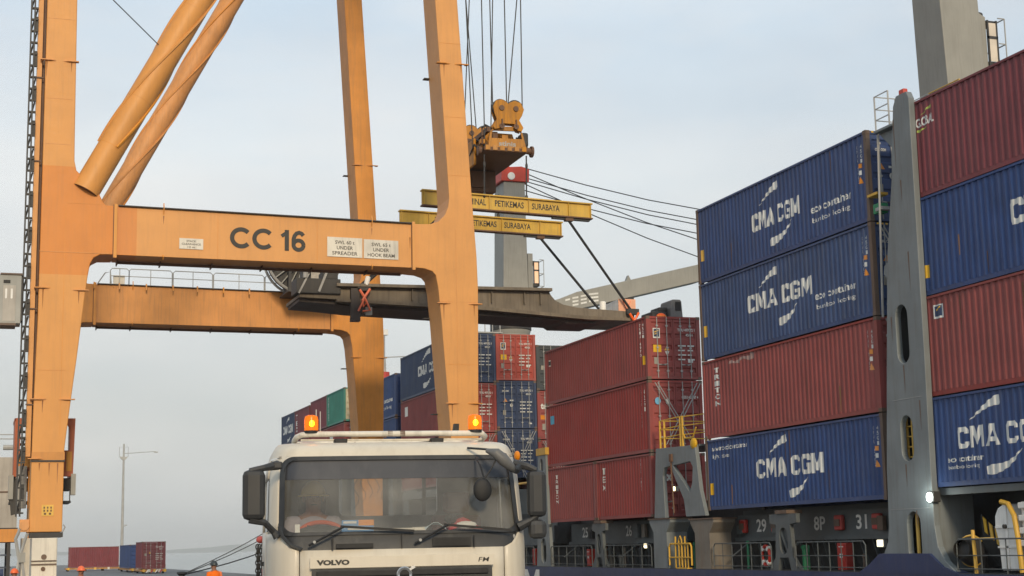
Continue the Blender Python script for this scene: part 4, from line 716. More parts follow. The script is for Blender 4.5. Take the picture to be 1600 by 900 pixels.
# yellow lifting beams
def lbeam(y, zl, zr, text, lab):
    o = thing('lifting_beam', lab, 'lifting beam', (23.4, y, 17.5), 0, 'yellow lifting beams'); x0, x1 = 19.18, 27.6
    def q_(x, dz): return zl+(zr-zl)*(x-x0)/(x1-x0)+dz
    b = MB(); b.prism([(x0, q_(x0, 0)), (x1, q_(x1, 0)), (x1, q_(x1, .66)), (x0, q_(x0, .66))], 'Y', y-.08, y+.08); b.build('web', M['beam_y'], o)
    for dz in (-.06, .66): b = MB(); b.prism([(x0-.03, q_(x0, dz)), (x1+.03, q_(x1, dz)), (x1+.03, q_(x1, dz+.06)), (x0-.03, q_(x0, dz+.06))], 'Y', y-.2, y+.2); b.build('flange', M['beam_y'] if dz > 0 else M['brown'], o)
    for x in (x0+.05, 20.6, 22.42, 24.38, 26.4, x1-.08): b = MB(); b.prism([(x, q_(x, 0)), (x+.03, q_(x, 0)), (x+.03, q_(x, .66)), (x, q_(x, .66))], 'Y', y-.17, y-.081); b.build('stiffener', M['beam_y'], o)
    for tx, xa, xb in text: lettering(tx, xa, xb, 0, 1, lambda u, v: (u, y-.084, q_(u, .2+.30*v)), .02).build('lettering', M['letter'], o)
    for x in (20.35, 26.45): b = MB(); b.box(x-.2, x+.2, y-.14, y+.14, q_(x, -.22), q_(x, -.061)); b.build('lug', M['brown'], o)
    b = MB(); b.prism([(25.6, q_(25.6, -.16)), (27.5, q_(27.5, -.16)), (27.5, q_(27.5, -.062)), (25.6, q_(25.6, -.062))], 'Y', y-.1, y+.1); b.build('bottom_plate', M['dark'], o)
    return o
lb1 = lbeam(67.6, 17.74, 17.50, (('TERMINAL', 20.95, 22.28), ('PETIKEMAS', 22.72, 24.16), ('SURABAYA', 24.57, 25.97)), 'upper of two yellow lifting beams lettered PETIKEMAS SURABAYA')
lb2 = lbeam(71.6, 17.62, 17.42, (('TERMINAL', 20.95, 22.28), ('PETIKEMAS', 22.72, 24.13), ('SURABAYA', 24.53, 25.93)), 'lower of two yellow lifting beams lettered PETIKEMAS SURABAYA')
for x, y, z0 in ((24.3, 67.4, 20.35), (22.2, 67.4, 20.3), (24.3, 71.6, 19.4), (22.2, 71.6, 19.3)):
    b = MB(); b.cyl((x, y, z0), (x, y+.1, 18.3), .035, 6); b.ell((x, y, z0-.5), .07, .07, .16, 8, 5); b.ell((x, y+.1, 18.35), .08, .05, .14, 8, 5); b.build('hanger_chain', M['rope'], hb)
# slings
for p, q_, lab in (((26.45, 67.6, 17.35), (29.45, 67.25, 12.95), 'black sling from the upper yellow beam down to the orange crate end'), ((26.45, 71.6, 17.3), (29.4, 70.1, 12.95), 'black sling from the lower yellow beam down to the hatch cover'), ((20.35, 67.6, 17.5), (16.25, 67.0, 13.75), 'black sling running up behind the CC 16 beam from the red strapped lug'), ((20.35, 71.6, 17.4), (16.25, 70.1, 13.75), 'black sling on the inner end of the lower yellow beam')):
    b = MB(); b.cyl(p, q_, .065, 8); o = b.build('sling', M['black']); tag(o, lab, 'sling', 'slings between the lifting beams and the hatch cover')
# hatch cover
hc = thing('hatch_cover', 'dark greasy steel hatch cover hanging from slings behind the crane legs', 'hatch cover', (21, 69.5, 12.6))
b = MB(); b.prism([(15.0, 13.66), (15.0, 13.80), (25.25, 13.92), (25.25, 13.78)], 'Y', 66.85, 70.3); b.build('top_plate', M['hatch'], hc, bevel=.01)
b = MB(); b.prism([(13.35, 13.15), (13.35, 13.3), (15.0, 13.655), (25.2, 13.77), (25.3, 13.6), (25.5, 13.38), (25.9, 13.2), (26.6, 13.08), (29.5, 12.96), (29.5, 12.62), (27.0, 12.66), (22.0, 12.95), (15.4, 13.1)], 'Y', 67.15, 70.2); b.build('web', M['hatch'], hc, bevel=.01)
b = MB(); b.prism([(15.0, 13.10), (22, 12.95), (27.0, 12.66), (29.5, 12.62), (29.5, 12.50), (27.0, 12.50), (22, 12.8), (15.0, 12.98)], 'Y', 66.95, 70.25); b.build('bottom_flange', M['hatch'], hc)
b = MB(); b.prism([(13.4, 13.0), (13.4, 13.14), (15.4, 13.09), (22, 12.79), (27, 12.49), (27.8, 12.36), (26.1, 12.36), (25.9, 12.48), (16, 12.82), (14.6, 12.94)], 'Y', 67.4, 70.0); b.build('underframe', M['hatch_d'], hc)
for x in (18.5, 20.5, 22.3, 23.9, 24.7): b = MB(); b.box(x, x+.04, 67.0, 67.15, 13.15, 13.68); b.build('stiffener', M['hatch'], hc)
b = MB(); b.box(13.2, 15.2, 67.0, 68.2, 13.32, 14.0); b.box(13.5, 13.9, 67.2, 67.8, 14.0, 14.5); b.box(14.4, 15.1, 67.1, 68.0, 14.0, 14.35); b.build('end_machinery', M['dark'], hc, bevel=.03)
b = MB(); b.cyl((13.6, 67, 14.0), (13.65, 67, 14.7), .12, 8); b.bar((13.3, 66.98, 13.3), (13.9, 66.98, 14.5), .08); b.bar((14.2, 66.98, 13.4), (14.6, 66.98, 14.4), .1); b.build('end_link', M['galv'], hc)
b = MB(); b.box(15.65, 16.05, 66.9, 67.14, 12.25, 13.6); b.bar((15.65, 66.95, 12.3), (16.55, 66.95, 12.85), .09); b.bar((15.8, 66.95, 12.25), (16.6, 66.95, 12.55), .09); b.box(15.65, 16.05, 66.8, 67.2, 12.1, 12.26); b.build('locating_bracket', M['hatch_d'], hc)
b = MB(); b.box(16.3, 16.6, 66.85, 67.1, 12.4, 12.75); b.build('counterweight', M['greybox'], hc); b = MB(); b.cyl((16.35, 66.95, 13.75), (16.45, 66.95, 14.15), .12, 10); b.build('float', M['white'], hc, bevel=.03)
for x, z in ((16.25, 13.55), (29.35, 12.85)):
    b = MB(); b.tube([(x-.22, 66.85, z-.02), (x-.05, 66.82, z-.3), (x+.1, 66.82, z-.6), (x-.05, 66.85, z-.8), (x-.1, 66.82, z-.5), (x+.1, 66.8, z-.2), (x+.25, 66.85, z+.02)], .06, 6)
    if x < 20: b.tube([(x+.05, 66.8, z-.5), (x+.25, 66.8, z-.95), (x-.1, 66.8, z-1.0)], .05, 6); b.tube([(x-.05, 66.8, z-.5), (x-.3, 66.8, z-1.0)], .05, 6)
    b.build('lashing_strap', M['helmet_o'], hc); b = MB(); b.box(x-.3, x+.3, 66.9, 67.14, z-.05, z+.22); b.build('lug', M['dark'], hc)
o = thing('strapped_crate', 'pale crate with an orange V strap at the hatch cover end', 'crate', (29.2, 68.5, 13.0)); b = MB(); b.box(28.9, 29.75, 67.6, 69.6, 13.0, 13.62); b.build('crate_body', M['white'], o, bevel=.02)
b = MB(); b.box(28.88, 29.77, 67.57, 67.598, 12.98, 13.64); b.build('front_board', paint('salmon_board', (.75, .38, .24), .6, .15), o); b = MB(); b.bar((29.1, 67.555, 13.55), (29.3, 67.555, 13.1), .06, .01); b.bar((29.5, 67.555, 13.55), (29.3, 67.555, 13.1), .06, .01); b.build('strap', M['helmet_o'], o)
o = thing('white_bollard', 'short white post standing on the hatch cover end', 'post', (28.1, 68, 12.97)); b = MB(); b.lathe([(.16, 0), (.16, .5), (.13, .56), (0, .56)], (28.2, 67.9, 12.97), n=12); b.build('post_body', M['white'], o, smooth=True); b = MB(); b.lathe([(.2, 0), (.2, .05), (.16, .06)], (28.2, 67.9, 12.965), n=12); b.build('post_foot', M['dark'], o)
o = thing('deck_machine', 'dark grey machine with a small window standing on the top red container', 'machine', (27.6, 59.5, 11.35)); b = MB(); b.prism([(27.5, 11.36), (27.5, 11.8), (27.55, 12.15), (27.62, 12.2), (27.98, 12.2), (28.03, 12.12), (28.08, 11.36)], 'Y', 58.8, 59.9); b.build('housing', M['plastic_l'], o, bevel=.04)
b = MB(); b.box(27.72, 27.98, 58.78, 58.798, 11.72, 12.1); b.build('window', M['black'], o); b = MB(); b.box(26.75, 27.45, 59.0, 60.2, 11.36, 11.7); b.box(27.1, 27.5, 59.1, 60.0, 11.7, 11.9); b.build('engine_box', M['dark'], o, bevel=.05); b = MB(); b.box(26.5, 28.25, 58.7, 60.3, 11.342, 11.36); b.build('skid', M['brown'], o)
o = thing('orange_warning_lamp', 'small orange striped block on the front edge of the top red container', 'lamp', (26.8, 58.3, 11.35)); b = MB(); b.ell((26.85, 58.35, 11.36), .22, .12, .16, 12, 4, 0, 1); b.build('dome', M['helmet_o'], o); b = MB()
for k in range(4): b.box(26.64+.11*k, 26.69+.11*k, 58.2, 58.5, 11.345, 11.39)
b.build('stripe', M['yellow'], o)
# ------------------------------------------------------------------ shipping containers
CW = 2.438; CP = .278; CS = .2
CM = {}; CL = {}
def cprof(y, L):
    if y < CS or y > L-CS: return .030
    t = ((y-CS)/CP) % 1.0
    if t < .25: return .030
    if t < .5: return .030+.044*(t-.25)/.25
    if t < .75: return .074
    return .074-.044*(t-.75)/.25
def cbreaks(L):
    out = [CS]; k = 0
    while True:
        for q in (.25, .5, .75, 1.0):
            y = CS+(k+q)*CP
            if y > L-CS: return out+[L-CS]
            out.append(y)
        k += 1
def drape(vs, fs, L, lift=.005):
    bm = bmesh.new(); bv = [bm.verts.new((0, p[0], p[1])) for p in vs]
    for f in fs:
        try: bm.faces.new([bv[i] for i in f])
        except ValueError: pass
    bmesh.ops.triangulate(bm, faces=bm.faces[:])
    y0 = min(p[0] for p in vs); y1 = max(p[0] for p in vs)
    for y in cbreaks(L):
        if y0 < y < y1: bmesh.ops.bisect_plane(bm, geom=bm.verts[:]+bm.edges[:]+bm.faces[:], plane_co=(0, y, 0), plane_no=(0, 1, 0), dist=1e-5)
    for v in bm.verts: v.co.x = cprof(v.co.y, L)-lift
    bmesh.ops.recalc_face_normals(bm, faces=bm.faces)
    b = MB(); bm.verts.index_update(); b.add([v.co[:] for v in bm.verts], [tuple(v.index for v in f.verts) for f in bm.faces]); bm.free(); return b
def cmeshes(L, H):
    key = (L, H)
    if key in CM: return CM[key]
    d = {}
    ys = [.155]+cbreaks(L)+[L-.155]
    for nm, sg in (('side_wall', 1), ('side_wall_b', -1)):
        b = MB(); row0, row1 = [], []
        for y in ys:
            x = cprof(y, L); x = x if sg > 0 else CW-x
            row0.append((x, y, .15)); row1.append((x, y, H-.075))
        b.grid([row0, row1]); d[nm] = b.mesh('side_wall')
    b = MB(); b.box(.05, CW-.05, .05, L-.05, H-.055, H-.03); d['roof'] = b.mesh('roof')
    b = MB(); b.box(.06, CW-.06, .1, L-.1, .10, .145); d['floor'] = b.mesh('floor')
    b = MB(); b.box(.06, CW-.06, L-.06, L-.03, .1, H-.08); d['end_wall'] = b.mesh('end_wall')
    for nm, x in (('bl', .040), ('br', CW-.10)):
        b = MB(); b.box(x, x+.06, .16, L-.16, .02, .155); d['bottom_rail_'+nm] = b.mesh('bottom_rail')
        b = MB(); b.box((.004 if x < 1 else CW-.072), (.072 if x < 1 else CW-.004), .16, L-.16, H-.085, H-.018); d['top_rail_'+nm] = b.mesh('top_rail')
    for i, (x, y) in enumerate(((0.006, .006), (CW-.156, .006), (.006, L-.156), (CW-.156, L-.156))):
        b = MB(); b.box(x, x+.15, y, y+.15, .11, H-.11); d['corner_post_%d' % i] = b.mesh('corner_post')
    for i, (x, y, z) in enumerate([(x, y, z) for x in (0, CW-.162) for y in (0, L-.178) for z in (0, H-.118)]):
        b = MB(); b.box(x, x+.162, y, y+.178, z, z+.118); d['corner_casting_%d' % i] = b.mesh('corner_casting')
    b = MB(); b.box(.16, CW-.16, .012, .09, H-.105, H-.01); d['door_header'] = b.mesh('door_header')
    b = MB(); b.box(.16, CW-.16, .012, .09, .015, .14); d['door_sill'] = b.mesh('door_sill')
    # doors: pressed panels with horizontal channels
    zs = []; z0, z1 = .15, H-.115; n = 5
    prof = [(z0, .045), (z0+.03, .045)]
    for k in range(n):
        c = z0+(k+.5)*(z1-z0)/n; h = .07
        prof += [(c-h-.05, .045), (c-h, .085), (c+h, .085), (c+h+.05, .045)]
    prof += [(z1, .045)]
    for i, (x0, x1) in enumerate(((.165, CW/2-.008), (CW/2+.008, CW-.165))):
        b = MB(); xa, xb = x0+.07, x1-.07
        b.grid([[(xa, y, z), (xb, y, z)] for z, y in prof])
        b.box(x0, xa, .035, .095, z0, z1); b.box(xb, x1, .035, .095, z0, z1); d['door_%d' % i] = b.mesh('door')
        for j, q in enumerate((.30, .72)):
            xx = x0+(x1-x0)*q; b = MB(); b.cyl((xx, .008, .06), (xx, .008, H-.05), .019, 6); d['bar_%d%d' % (i, j)] = b.mesh('locking_bar')
            b = MB()
            for zz in (.35, H*.5, H-.4): b.box(xx-.05, xx+.05, -.012, .04, zz-.03, zz+.03)
            b.bar((xx, -.014, .62+.02*j), (xx+(.34 if j == 0 else -.30), -.014, .60), .02, .035); d['hdl_%d%d' % (i, j)] = b.mesh('bar_handle')
    CM[key] = d; return d
def container(label, mat, X, Y, Z, L=12.19, H=2.93, doors=True, group=None, postmat=None, rz=0, barmat=None, doormat=None):
    c = thing('shipping_container', label, 'container', (X, Y, Z), 0, group or ('containers stacked on the ship' if X > 20 else 'containers on trailers far along the quay')); c.rotation_euler.z = rz
    d = cmeshes(L, H); P = lambda n, k, mt=None, par=None: linkobj(n, d[k], mt or mat, par or c)
    P('side_wall', 'side_wall'); P('side_wall', 'side_wall_b'); P('roof', 'roof'); P('floor', 'floor', M['deckdark']); P('end_wall', 'end_wall')
    for k in ('bl', 'br'): P('bottom_rail', 'bottom_rail_'+k); P('top_rail', 'top_rail_'+k)
    for i in range(4): P('corner_post', 'corner_post_%d' % i, postmat)
    for i in range(8): P('corner_casting', 'corner_casting_%d' % i, postmat or M['rustpost'])
    P('door_header', 'door_header'); P('door_sill', 'door_sill')
    for i in range(2):
        dr = P('door', 'door_%d' % i, doormat)
        if doors:
            for j in range(2): P('locking_bar', 'bar_%d%d' % (i, j), barmat or M['galv'], dr); P('bar_handle', 'hdl_%d%d' % (i, j), barmat or M['galv'], dr)
    CL[c.name] = (L, H)
    return c
def side_text(c, body, ya, yb, za, zb, mat='wletter', bold=.03, name='lettering'):
    """lettering on the quay side, world y from ya (first letter) down to yb, world z za..zb"""
    oy, oz = c.location.y, c.location.z
    b = lettering(body, 0, 1, 0, 1, lambda u, v: (ya+(yb-ya)*u-oy, za+(zb-za)*v-oz), bold)
    return linkobj(name, drape(b.v, b.f, CL[c.name][0]).mesh(name), M[mat], c)
def side_poly(c, poly, mat='wletter', name='sticker'):
    oy, oz = c.location.y, c.location.z; vs = [(p[0]-oy, p[1]-oz) for p in poly]
    return linkobj(name, drape(vs, [tuple(range(len(vs)))], CL[c.name][0]).mesh(name), M[mat], c)
def side_rect(c, ya, yb, za, zb, mat='wletter', name='sticker'):
    return side_poly(c, [(ya, za), (yb, za), (yb, zb), (ya, zb)], mat, name)
def side_vtext(c, body, yc, w, ztop, zbot, mat='wletter', bold=.03):
    """lettering stacked letter by letter down the wall"""
    oy, oz = c.location.y, c.location.z; n = len(body); h = (ztop-zbot)/n; b = MB()
    for i, ch in enumerate(body):
        if ch == ' ': continue
        q = lettering(ch, 0, 1, 0, 1, lambda u, v: (yc+w/2-w*u-oy, ztop-h*(i+1)+h*.12+h*.76*v-oz), bold); b.add(q.v, q.f)
    return linkobj('lettering', drape([(p[0], p[1]) for p in b.v], b.f, CL[c.name][0]).mesh('lettering'), M[mat], c)
def swoosh(c, p0, p1, w, mat='wletter', flip=1):
    """tapered curved stroke of the emblem, from the thin end p0 to the blunt end p1 (world y, z)"""
    oy, oz = c.location.y, c.location.z; n = 16; pts, ws = [], []
    dx, dz = p1[0]-p0[0], p1[1]-p0[1]
    for i in range(n):
        t = i/(n-1); bow = math.sin(math.pi*t)*.16*flip
        pts.append((p0[0]+dx*t-dz*bow*1.6-oy, p0[1]+dz*t+abs(dx)*bow*.55-oz)); ws.append(w*(.04+1.0*t**1.1)*(1-.35*max(0, (t-.82)/.18)**2))
    a, b_ = polyline_band(pts, ws); vs = a+b_; fs = [(i, i+1, n+i+1, n+i) for i in range(n-1)]
    return linkobj('emblem', drape(vs, fs, CL[c.name][0]).mesh('emblem'), M[mat], c)
GL = {'C': (.95, [[(1,.30),(1,.16),(.85,0),(.15,0),(0,.15),(0,.85),(.15,1),(.85,1),(1,.84),(1,.68),(.70,.68),(.70,.72),(.64,.78),(.36,.78),(.30,.72),(.30,.28),(.36,.22),(.64,.22),(.70,.28),(.70,.30)]]),
 'G': (1.0, [[(1,.55),(1,.10),(.87,0),(.15,0),(0,.15),(0,.85),(.15,1),(.85,1),(1,.85),(1,.68),(.70,.68),(.70,.73),(.64,.78),(.36,.78),(.30,.72),(.30,.28),(.36,.22),(.70,.22),(.70,.36),(.50,.36),(.50,.55)]]),
 'M': (1.22, [[(0,0),(0,1),(.32,1),(.5,.5),(.68,1),(1,1),(1,0),(.75,0),(.75,.58),(.58,.12),(.42,.12),(.25,.58),(.25,0)]]),
 'A': (1.12, [[(0,0),(.35,1),(.5,1),(.5,.70),(.40,.40),(.5,.40),(.5,.19),(.33,.19),(.27,0)], [(1,0),(.65,1),(.5,1),(.5,.70),(.60,.40),(.5,.40),(.5,.19),(.67,.19),(.73,0)]])}
def block_text(body):
    vs, fs = [], []; x = 0
    for ch in body:
        if ch == ' ': x += .42; continue
        w_, polys = GL[ch]
        for pl in polys: k = len(vs); vs += [(x+p[0]*w_, p[1]) for p in pl]; fs += [tuple(i+k for i in t) for t in tessellate_polygon([[Vector((p[0], p[1], 0)) for p in pl]])]
        x += w_+.10
    return [(p[0]/(x-.1), p[1]) for p in vs], fs
def liner_logo(c, ya, yb, za, zb, up, dn, w=.17):
    vs, fs = block_text('CMA CGM'); oy, oz = c.location.y, c.location.z; h = (zb-za)*.06
    linkobj('logo', drape([(ya+(yb-ya)*p[0]-oy, za-h+(zb-za+2*h)*p[1]-oz) for p in vs], fs, CL[c.name][0]).mesh('logo'), M['wletter'], c)
    swoosh(c, up[0], up[1], w, flip=1); swoosh(c, dn[0], dn[1], w, flip=-1)
def end_marks(c, s=0, plate=True, words=('TRIU 497072 1', '45G1')):
    """numbers, placards and stickers on the doors"""
    H = CL[c.name][1]; y = .036; f = lambda u, v: (u, y, v)
    def put(name, b, mat): linkobj(name, b.mesh(name), M[mat], c)
    put('lettering', lettering(words[0], 1.42, 2.2, H-.62, H-.50, f), 'wletter'); put('lettering', lettering(words[1], 1.78, 2.1, H-.82, H-.71, f), 'wletter')
    for k in range(4):
        z = H-1.25-.19*k
        b = MB(); b.add([f(1.42, z), f(1.78-.05*(k % 2), z), f(1.78-.05*(k % 2), z+.055), f(1.42, z+.055)], [(0, 1, 2, 3)]); b.add([f(1.85, z), f(2.16-.06*(k % 3), z), f(2.16-.06*(k % 3), z+.055), f(1.85, z+.055)], [(0, 1, 2, 3)]); put('lettering', b, 'wletter')
    def rect(x0, x1, z0, z1, mat): b = MB(); b.add([f(x0, z0), f(x1, z0), f(x1, z1), f(x0, z1)], [(0, 1, 2, 3)]); put('sticker', b, mat)
    def tri(x0, x1, z0, z1, mat): b = MB(); b.add([f(x0, z0), f(x1, z0), f((x0+x1)/2, z1)], [(0, 1, 2)]); put('sticker', b, mat)
    if s == 0:
        rect(.30, .62, H-.92, H-.50, 'wletter'); y = .033; rect(.34, .58, H-.86, H-.54, 'blue_n'); y = .030
        b = MB(); b.add([f(.37, H-.70), f(.55, H-.62), f(.55, H-.58), f(.37, H-.64)], [(0, 1, 2, 3)]); b.add([f(.37, H-.78), f(.50, H-.72), f(.50, H-.69), f(.37, H-.74)], [(0, 1, 2, 3)]); put('sticker', b, 'yletter'); y = .036
        rect(.30, .66, H-1.50, H-1.20, 'yletter'); tri(.80, 1.02, H-1.42, H-1.22, 'yletter'); b = MB(); b.add([f(.82, H-1.46), f(1.02, H-1.46), f(.92, H-1.66)], [(0, 1, 2)]); put('sticker', b, 'wletter')
        rect(.32, .50, H-2.0, H-1.72, 'gsticker'); rect(1.86, 2.08, H-1.92, H-1.82, 'wletter')
    elif s == 1:
        put('lettering', lettering('CMA CGM', .34, .74, H-.64, H-.55, f, .045), 'wletter'); tri(.40, .66, H-1.22, H-1.02, 'oletter'); rect(.80, 1.02, H-1.17, H-1.10, 'wletter')
        b = MB(); b.prism([(.90+.09*math.cos(t*math.pi/6), H-1.42+.10*math.sin(t*math.pi/6)) for t in range(12)], 'Y', y-.001, y); put('sticker', b, 'wletter'); rect(.38, .56, H-1.98, H-1.70, 'gsticker'); rect(1.94, 2.12, H-2.5, H-2.42, 'wletter')
    else:
        rect(.30, .52, H-1.45, H-1.2, 'gsticker'); tri(.74, .94, H-1.22, H-1.02, 'yletter')

XS = 26.0
DK = {}
# bay nearest the camera (only its far end is in the picture)
a4 = container('maroon container with a white and lime GLOBAL emblem, topmost beside the tall pillar', M['red_m'], XS, 26.2, 11.92, H=2.93, doors=False)
side_text(a4, 'GLOBAL', 38.1, 37.22, 14.02, 14.3, bold=.03); swoosh(a4, (37.86, 14.34), (37.30, 14.52), .05, 'lime', 1); swoosh(a4, (37.6, 14.0), (38.07, 13.92), .045, 'lime', -1)
a3 = container('blue container directly under the maroon one with the GLOBAL emblem', M['blue_c'], XS, 26.2, 8.99, H=2.93, doors=False)
liner_logo(a3, 34.07, 29.5, 10.31, 10.92, ((33.2, 11.06), (31.8, 11.55)), ((30.6, 10.1), (31.9, 9.6))); side_rect(a3, 38.3, 37.95, 9.52, 9.90, 'yletter')
a2 = container('brick red container between two blue ones on the near side of the tall pillar', M['red_b'], XS, 26.2, 6.06, H=2.93, doors=False)
side_rect(a2, 37.83, 37.41, 8.28, 8.68, 'wletter')
side_rect(a2, 37.78, 37.46, 8.34, 8.64, 'blue_n').location.x = -.003
side_poly(a2, [(37.74, 8.50), (37.5, 8.58), (37.5, 8.62), (37.74, 8.55)], 'yletter').location.x = -.006
a1 = container('lowest blue container of its stack, above the white tank and ventilator', M['blue_c'], XS, 26.2, 3.46, H=2.59, doors=False)
liner_logo(a1, 37.12, 33.1, 4.53, 5.06, ((36.5, 5.25), (35.08, 5.72)), ((34.3, 4.36), (35.84, 3.84)), .16)
side_text(a1, 'eco container', 37.64, 36.0, 4.14, 4.30, bold=.02); side_text(a1, 'bamboo flooring', 37.60, 36.15, 3.92, 4.06, bold=.005)
# second bay: three blue and one red
b4 = container('top blue container of the four-high stack beyond the tall grey pillar', M['blue_c'], XS, 40.8, 11.80, H=2.90, postmat=M['rustpost'])
liner_logo(b4, 48.54, 45.15, 12.98, 13.55, ((47.95, 13.82), (46.57, 14.30)), ((45.72, 12.87), (47.32, 12.34)))
side_text(b4, 'eco container', 44.39, 41.87, 12.76, 13.02, bold=.02); side_text(b4, 'bamboo flooring', 44.33, 42.02, 12.38, 12.60, bold=.005)
b3 = container('darker blue container, second from the top beyond the tall grey pillar', M['blue_f'], XS, 40.8, 8.84, H=2.93, postmat=M['rustpost'])
liner_logo(b3, 49.15, 44.6, 10.14, 10.70, ((48.25, 10.9), (46.92, 11.33)), ((45.67, 9.97), (46.92, 9.49)))
side_text(b3, 'eco container', 44.42, 41.9, 9.86, 10.10, bold=.02); side_text(b3, 'bamboo flooring', 44.35, 42.0, 9.50, 9.70, bold=.005)
b2 = container('red container marked TRITON between blue ones, with a pale scrape', M['red_c'], XS, 40.8, 5.87, H=2.94)
side_vtext(b2, 'TRITON', 51.85, .46, 8.50, 7.02)
b = MB(); pts = [(50.9-.28*i, 8.50+.06*math.sin(i*1.9)+.015*i) for i in range(8)]; wd = [.03, .06, .03, .07, .04, .05, .09, .16]
A_, B_ = polyline_band(pts, wd); oy, oz = b2.location.y, b2.location.z
linkobj('paint_scrape', drape([(p[0]-oy, p[1]-oz) for p in A_+B_], [(i, i+1, 8+i+1, 8+i) for i in range(7)], 12.19).mesh('paint_scrape'), paint('scraped_paint', (.33, .22, .20), .7, .5, .0), b2)
b1 = container('lowest blue container of its stack, lettered advanced container in one corner', M['blue_c'], XS, 40.8, 3.22, H=2.62, postmat=M['rustpost'])
liner_logo(b1, 49.05, 44.5, 4.26, 4.85, ((48.15, 5.02), (46.83, 5.51)), ((45.59, 4.11), (46.8, 3.61)))
side_text(b1, 'advanced container', 52.5, 49.7, 5.40, 5.58, bold=.01); side_text(b1, 'light steel', 52.5, 51.1, 5.08, 5.27, bold=.01)
for c, ht in ((b4, 14.7), (b3, 11.77), (b1, 5.84), (b2, 8.81)):
    for yy, k in ((41.42, .9), (41.20, .55)):
        side_vtext(c, 'CMAU 5402' if yy > 41.3 else '45G1', yy, .075, ht-.35, ht-.35-(1.25 if yy > 41.3 else .62), bold=.0)
    side_rect(c, 41.34, 41.2, ht-1.12, ht-.98, 'oletter'); side_rect(c, 41.33, 41.22, ht-1.34, ht-1.20, 'wletter'); side_poly(c, [(41.40, ht-1.62), (41.16, ht-1.62), (41.28, ht-1.40)], 'oletter')
    if c is not b2: side_rect(c, 52.75, 52.45, ht-2.05, ht-1.62, 'yletter')
    end_marks(c, 1)
def rust_run(c, y, z0, z1, w_=.05): side_poly(c, [(y-w_*.3, z0), (y+w_*.2, z0), (y+w_*.6, z1-.1), (y+w_*.5, z1), (y-w_*.5, z1), (y-w_*.6, z1-.15)], 'rust_run', 'rust_run')
M['rust_run'] = paint('rust_run', (.17, .085, .04), .8, .5)
for c, runs in ((b1, ((46.95, 3.45, 5.72, .10), (46.6, 4.6, 5.75, .05), (44.2, 3.4, 4.3, .04), (51.0, 3.4, 4.1, .04))), (b2, ((45.3, 6.0, 7.4, .06), (47.5, 7.9, 8.65, .05), (43.2, 6.1, 6.9, .04))), (b4, ((50.2, 11.95, 12.9, .04), (43.0, 13.9, 14.55, .04))), (a2, ((35.4, 6.2, 7.6, .05), (33.8, 6.3, 8.7, .05), (36.6, 7.7, 8.8, .03))), (a3, ((36.4, 9.9, 10.5, .04), (35.2, 9.2, 9.8, .03)))):
    for r_ in runs: rust_run(c, *r_)
for c in (b4, b3):
    H_ = CL[c.name][1]
    for k in range(5): b = MB(); b.box(.22+.16*k, .30+.16*k, -.004, .010, H_-.07, H_-.02); linkobj('hazard_mark', b.mesh('hazard_mark'), M['yletter'], c)
# third bay: the brick red stack
c3 = container('long brick red container on top of the red stack under the hatch cover', M['red_c'], XS, 58.0, 8.71, H=2.63)
c2 = container('long red container in the middle of the red stack, pale blue sticker', M['red_c'], XS, 58.0, 5.72, H=2.96)
c1a = container('short red container marked TRITON at the bottom of the red stack, far half', M['red_c'], XS, 64.13, 3.10, L=6.06, H=2.59, doors=False)
c1b = container('short red container at the bottom of the red stack, near half', M['red_c'], XS, 58.0, 3.10, L=6.06, H=2.59)
end_marks(c3, 0)
side_rect(c3, 58.55, 58.3, 9.35, 9.72, 'yletter'); side_vtext(c3, 'TRIU 4970', 58.75, .08, 11.1, 9.7, bold=0); side_vtext(c3, '45G1', 58.45, .08, 11.1, 10.45, bold=0)
side_rect(c3, 69.75, 69.45, 10.55, 10.85, 'wletter'); side_rect(c3, 69.7, 69.5, 10.6, 10.8, 'charcoal').location.x = -.003
side_rect(c2, 69.6, 69.2, 7.75, 8.15, 'bsticker'); side_vtext(c2, 'GESU 6031', 58.85, .09, 8.35, 6.75, bold=0); side_vtext(c2, '42G1', 58.5, .09, 8.35, 7.4, bold=0)
side_vtext(c1a, 'TRITON', 69.0, .42, 5.34, 3.95); side_vtext(c1b, 'TEX', 63.15, .45, 5.38, 4.3); side_vtext(c1b, 'TEXU 4187', 59.2, .08, 5.5, 4.2, bold=0)
f = lambda u, v: (u, .034, v); b = MB()
b.prism([(.42+.13*math.cos(t*math.pi/8), 2.1+.15*math.sin(t*math.pi/8)) for t in range(16)], 'Y', .032, .036); linkobj('sticker', b.mesh('sticker'), M['bsticker'], c2)
b = MB(); b.prism([(.86+.09*math.cos(t*math.pi/8), 2.08+.12*math.sin(t*math.pi/8)) for t in range(16)], 'Y', .032, .036); linkobj('sticker', b.mesh('sticker'), M['wletter'], c2)
linkobj('lettering', lettering('GESU 603187 4', 1.5, 2.25, 2.2, 2.32, f).mesh('lettering'), M['wletter'], c2)
linkobj('lettering', lettering('tex', .30, .95, 1.45, 1.80, f, .04).mesh('lettering'), M['wletter'], c1b)
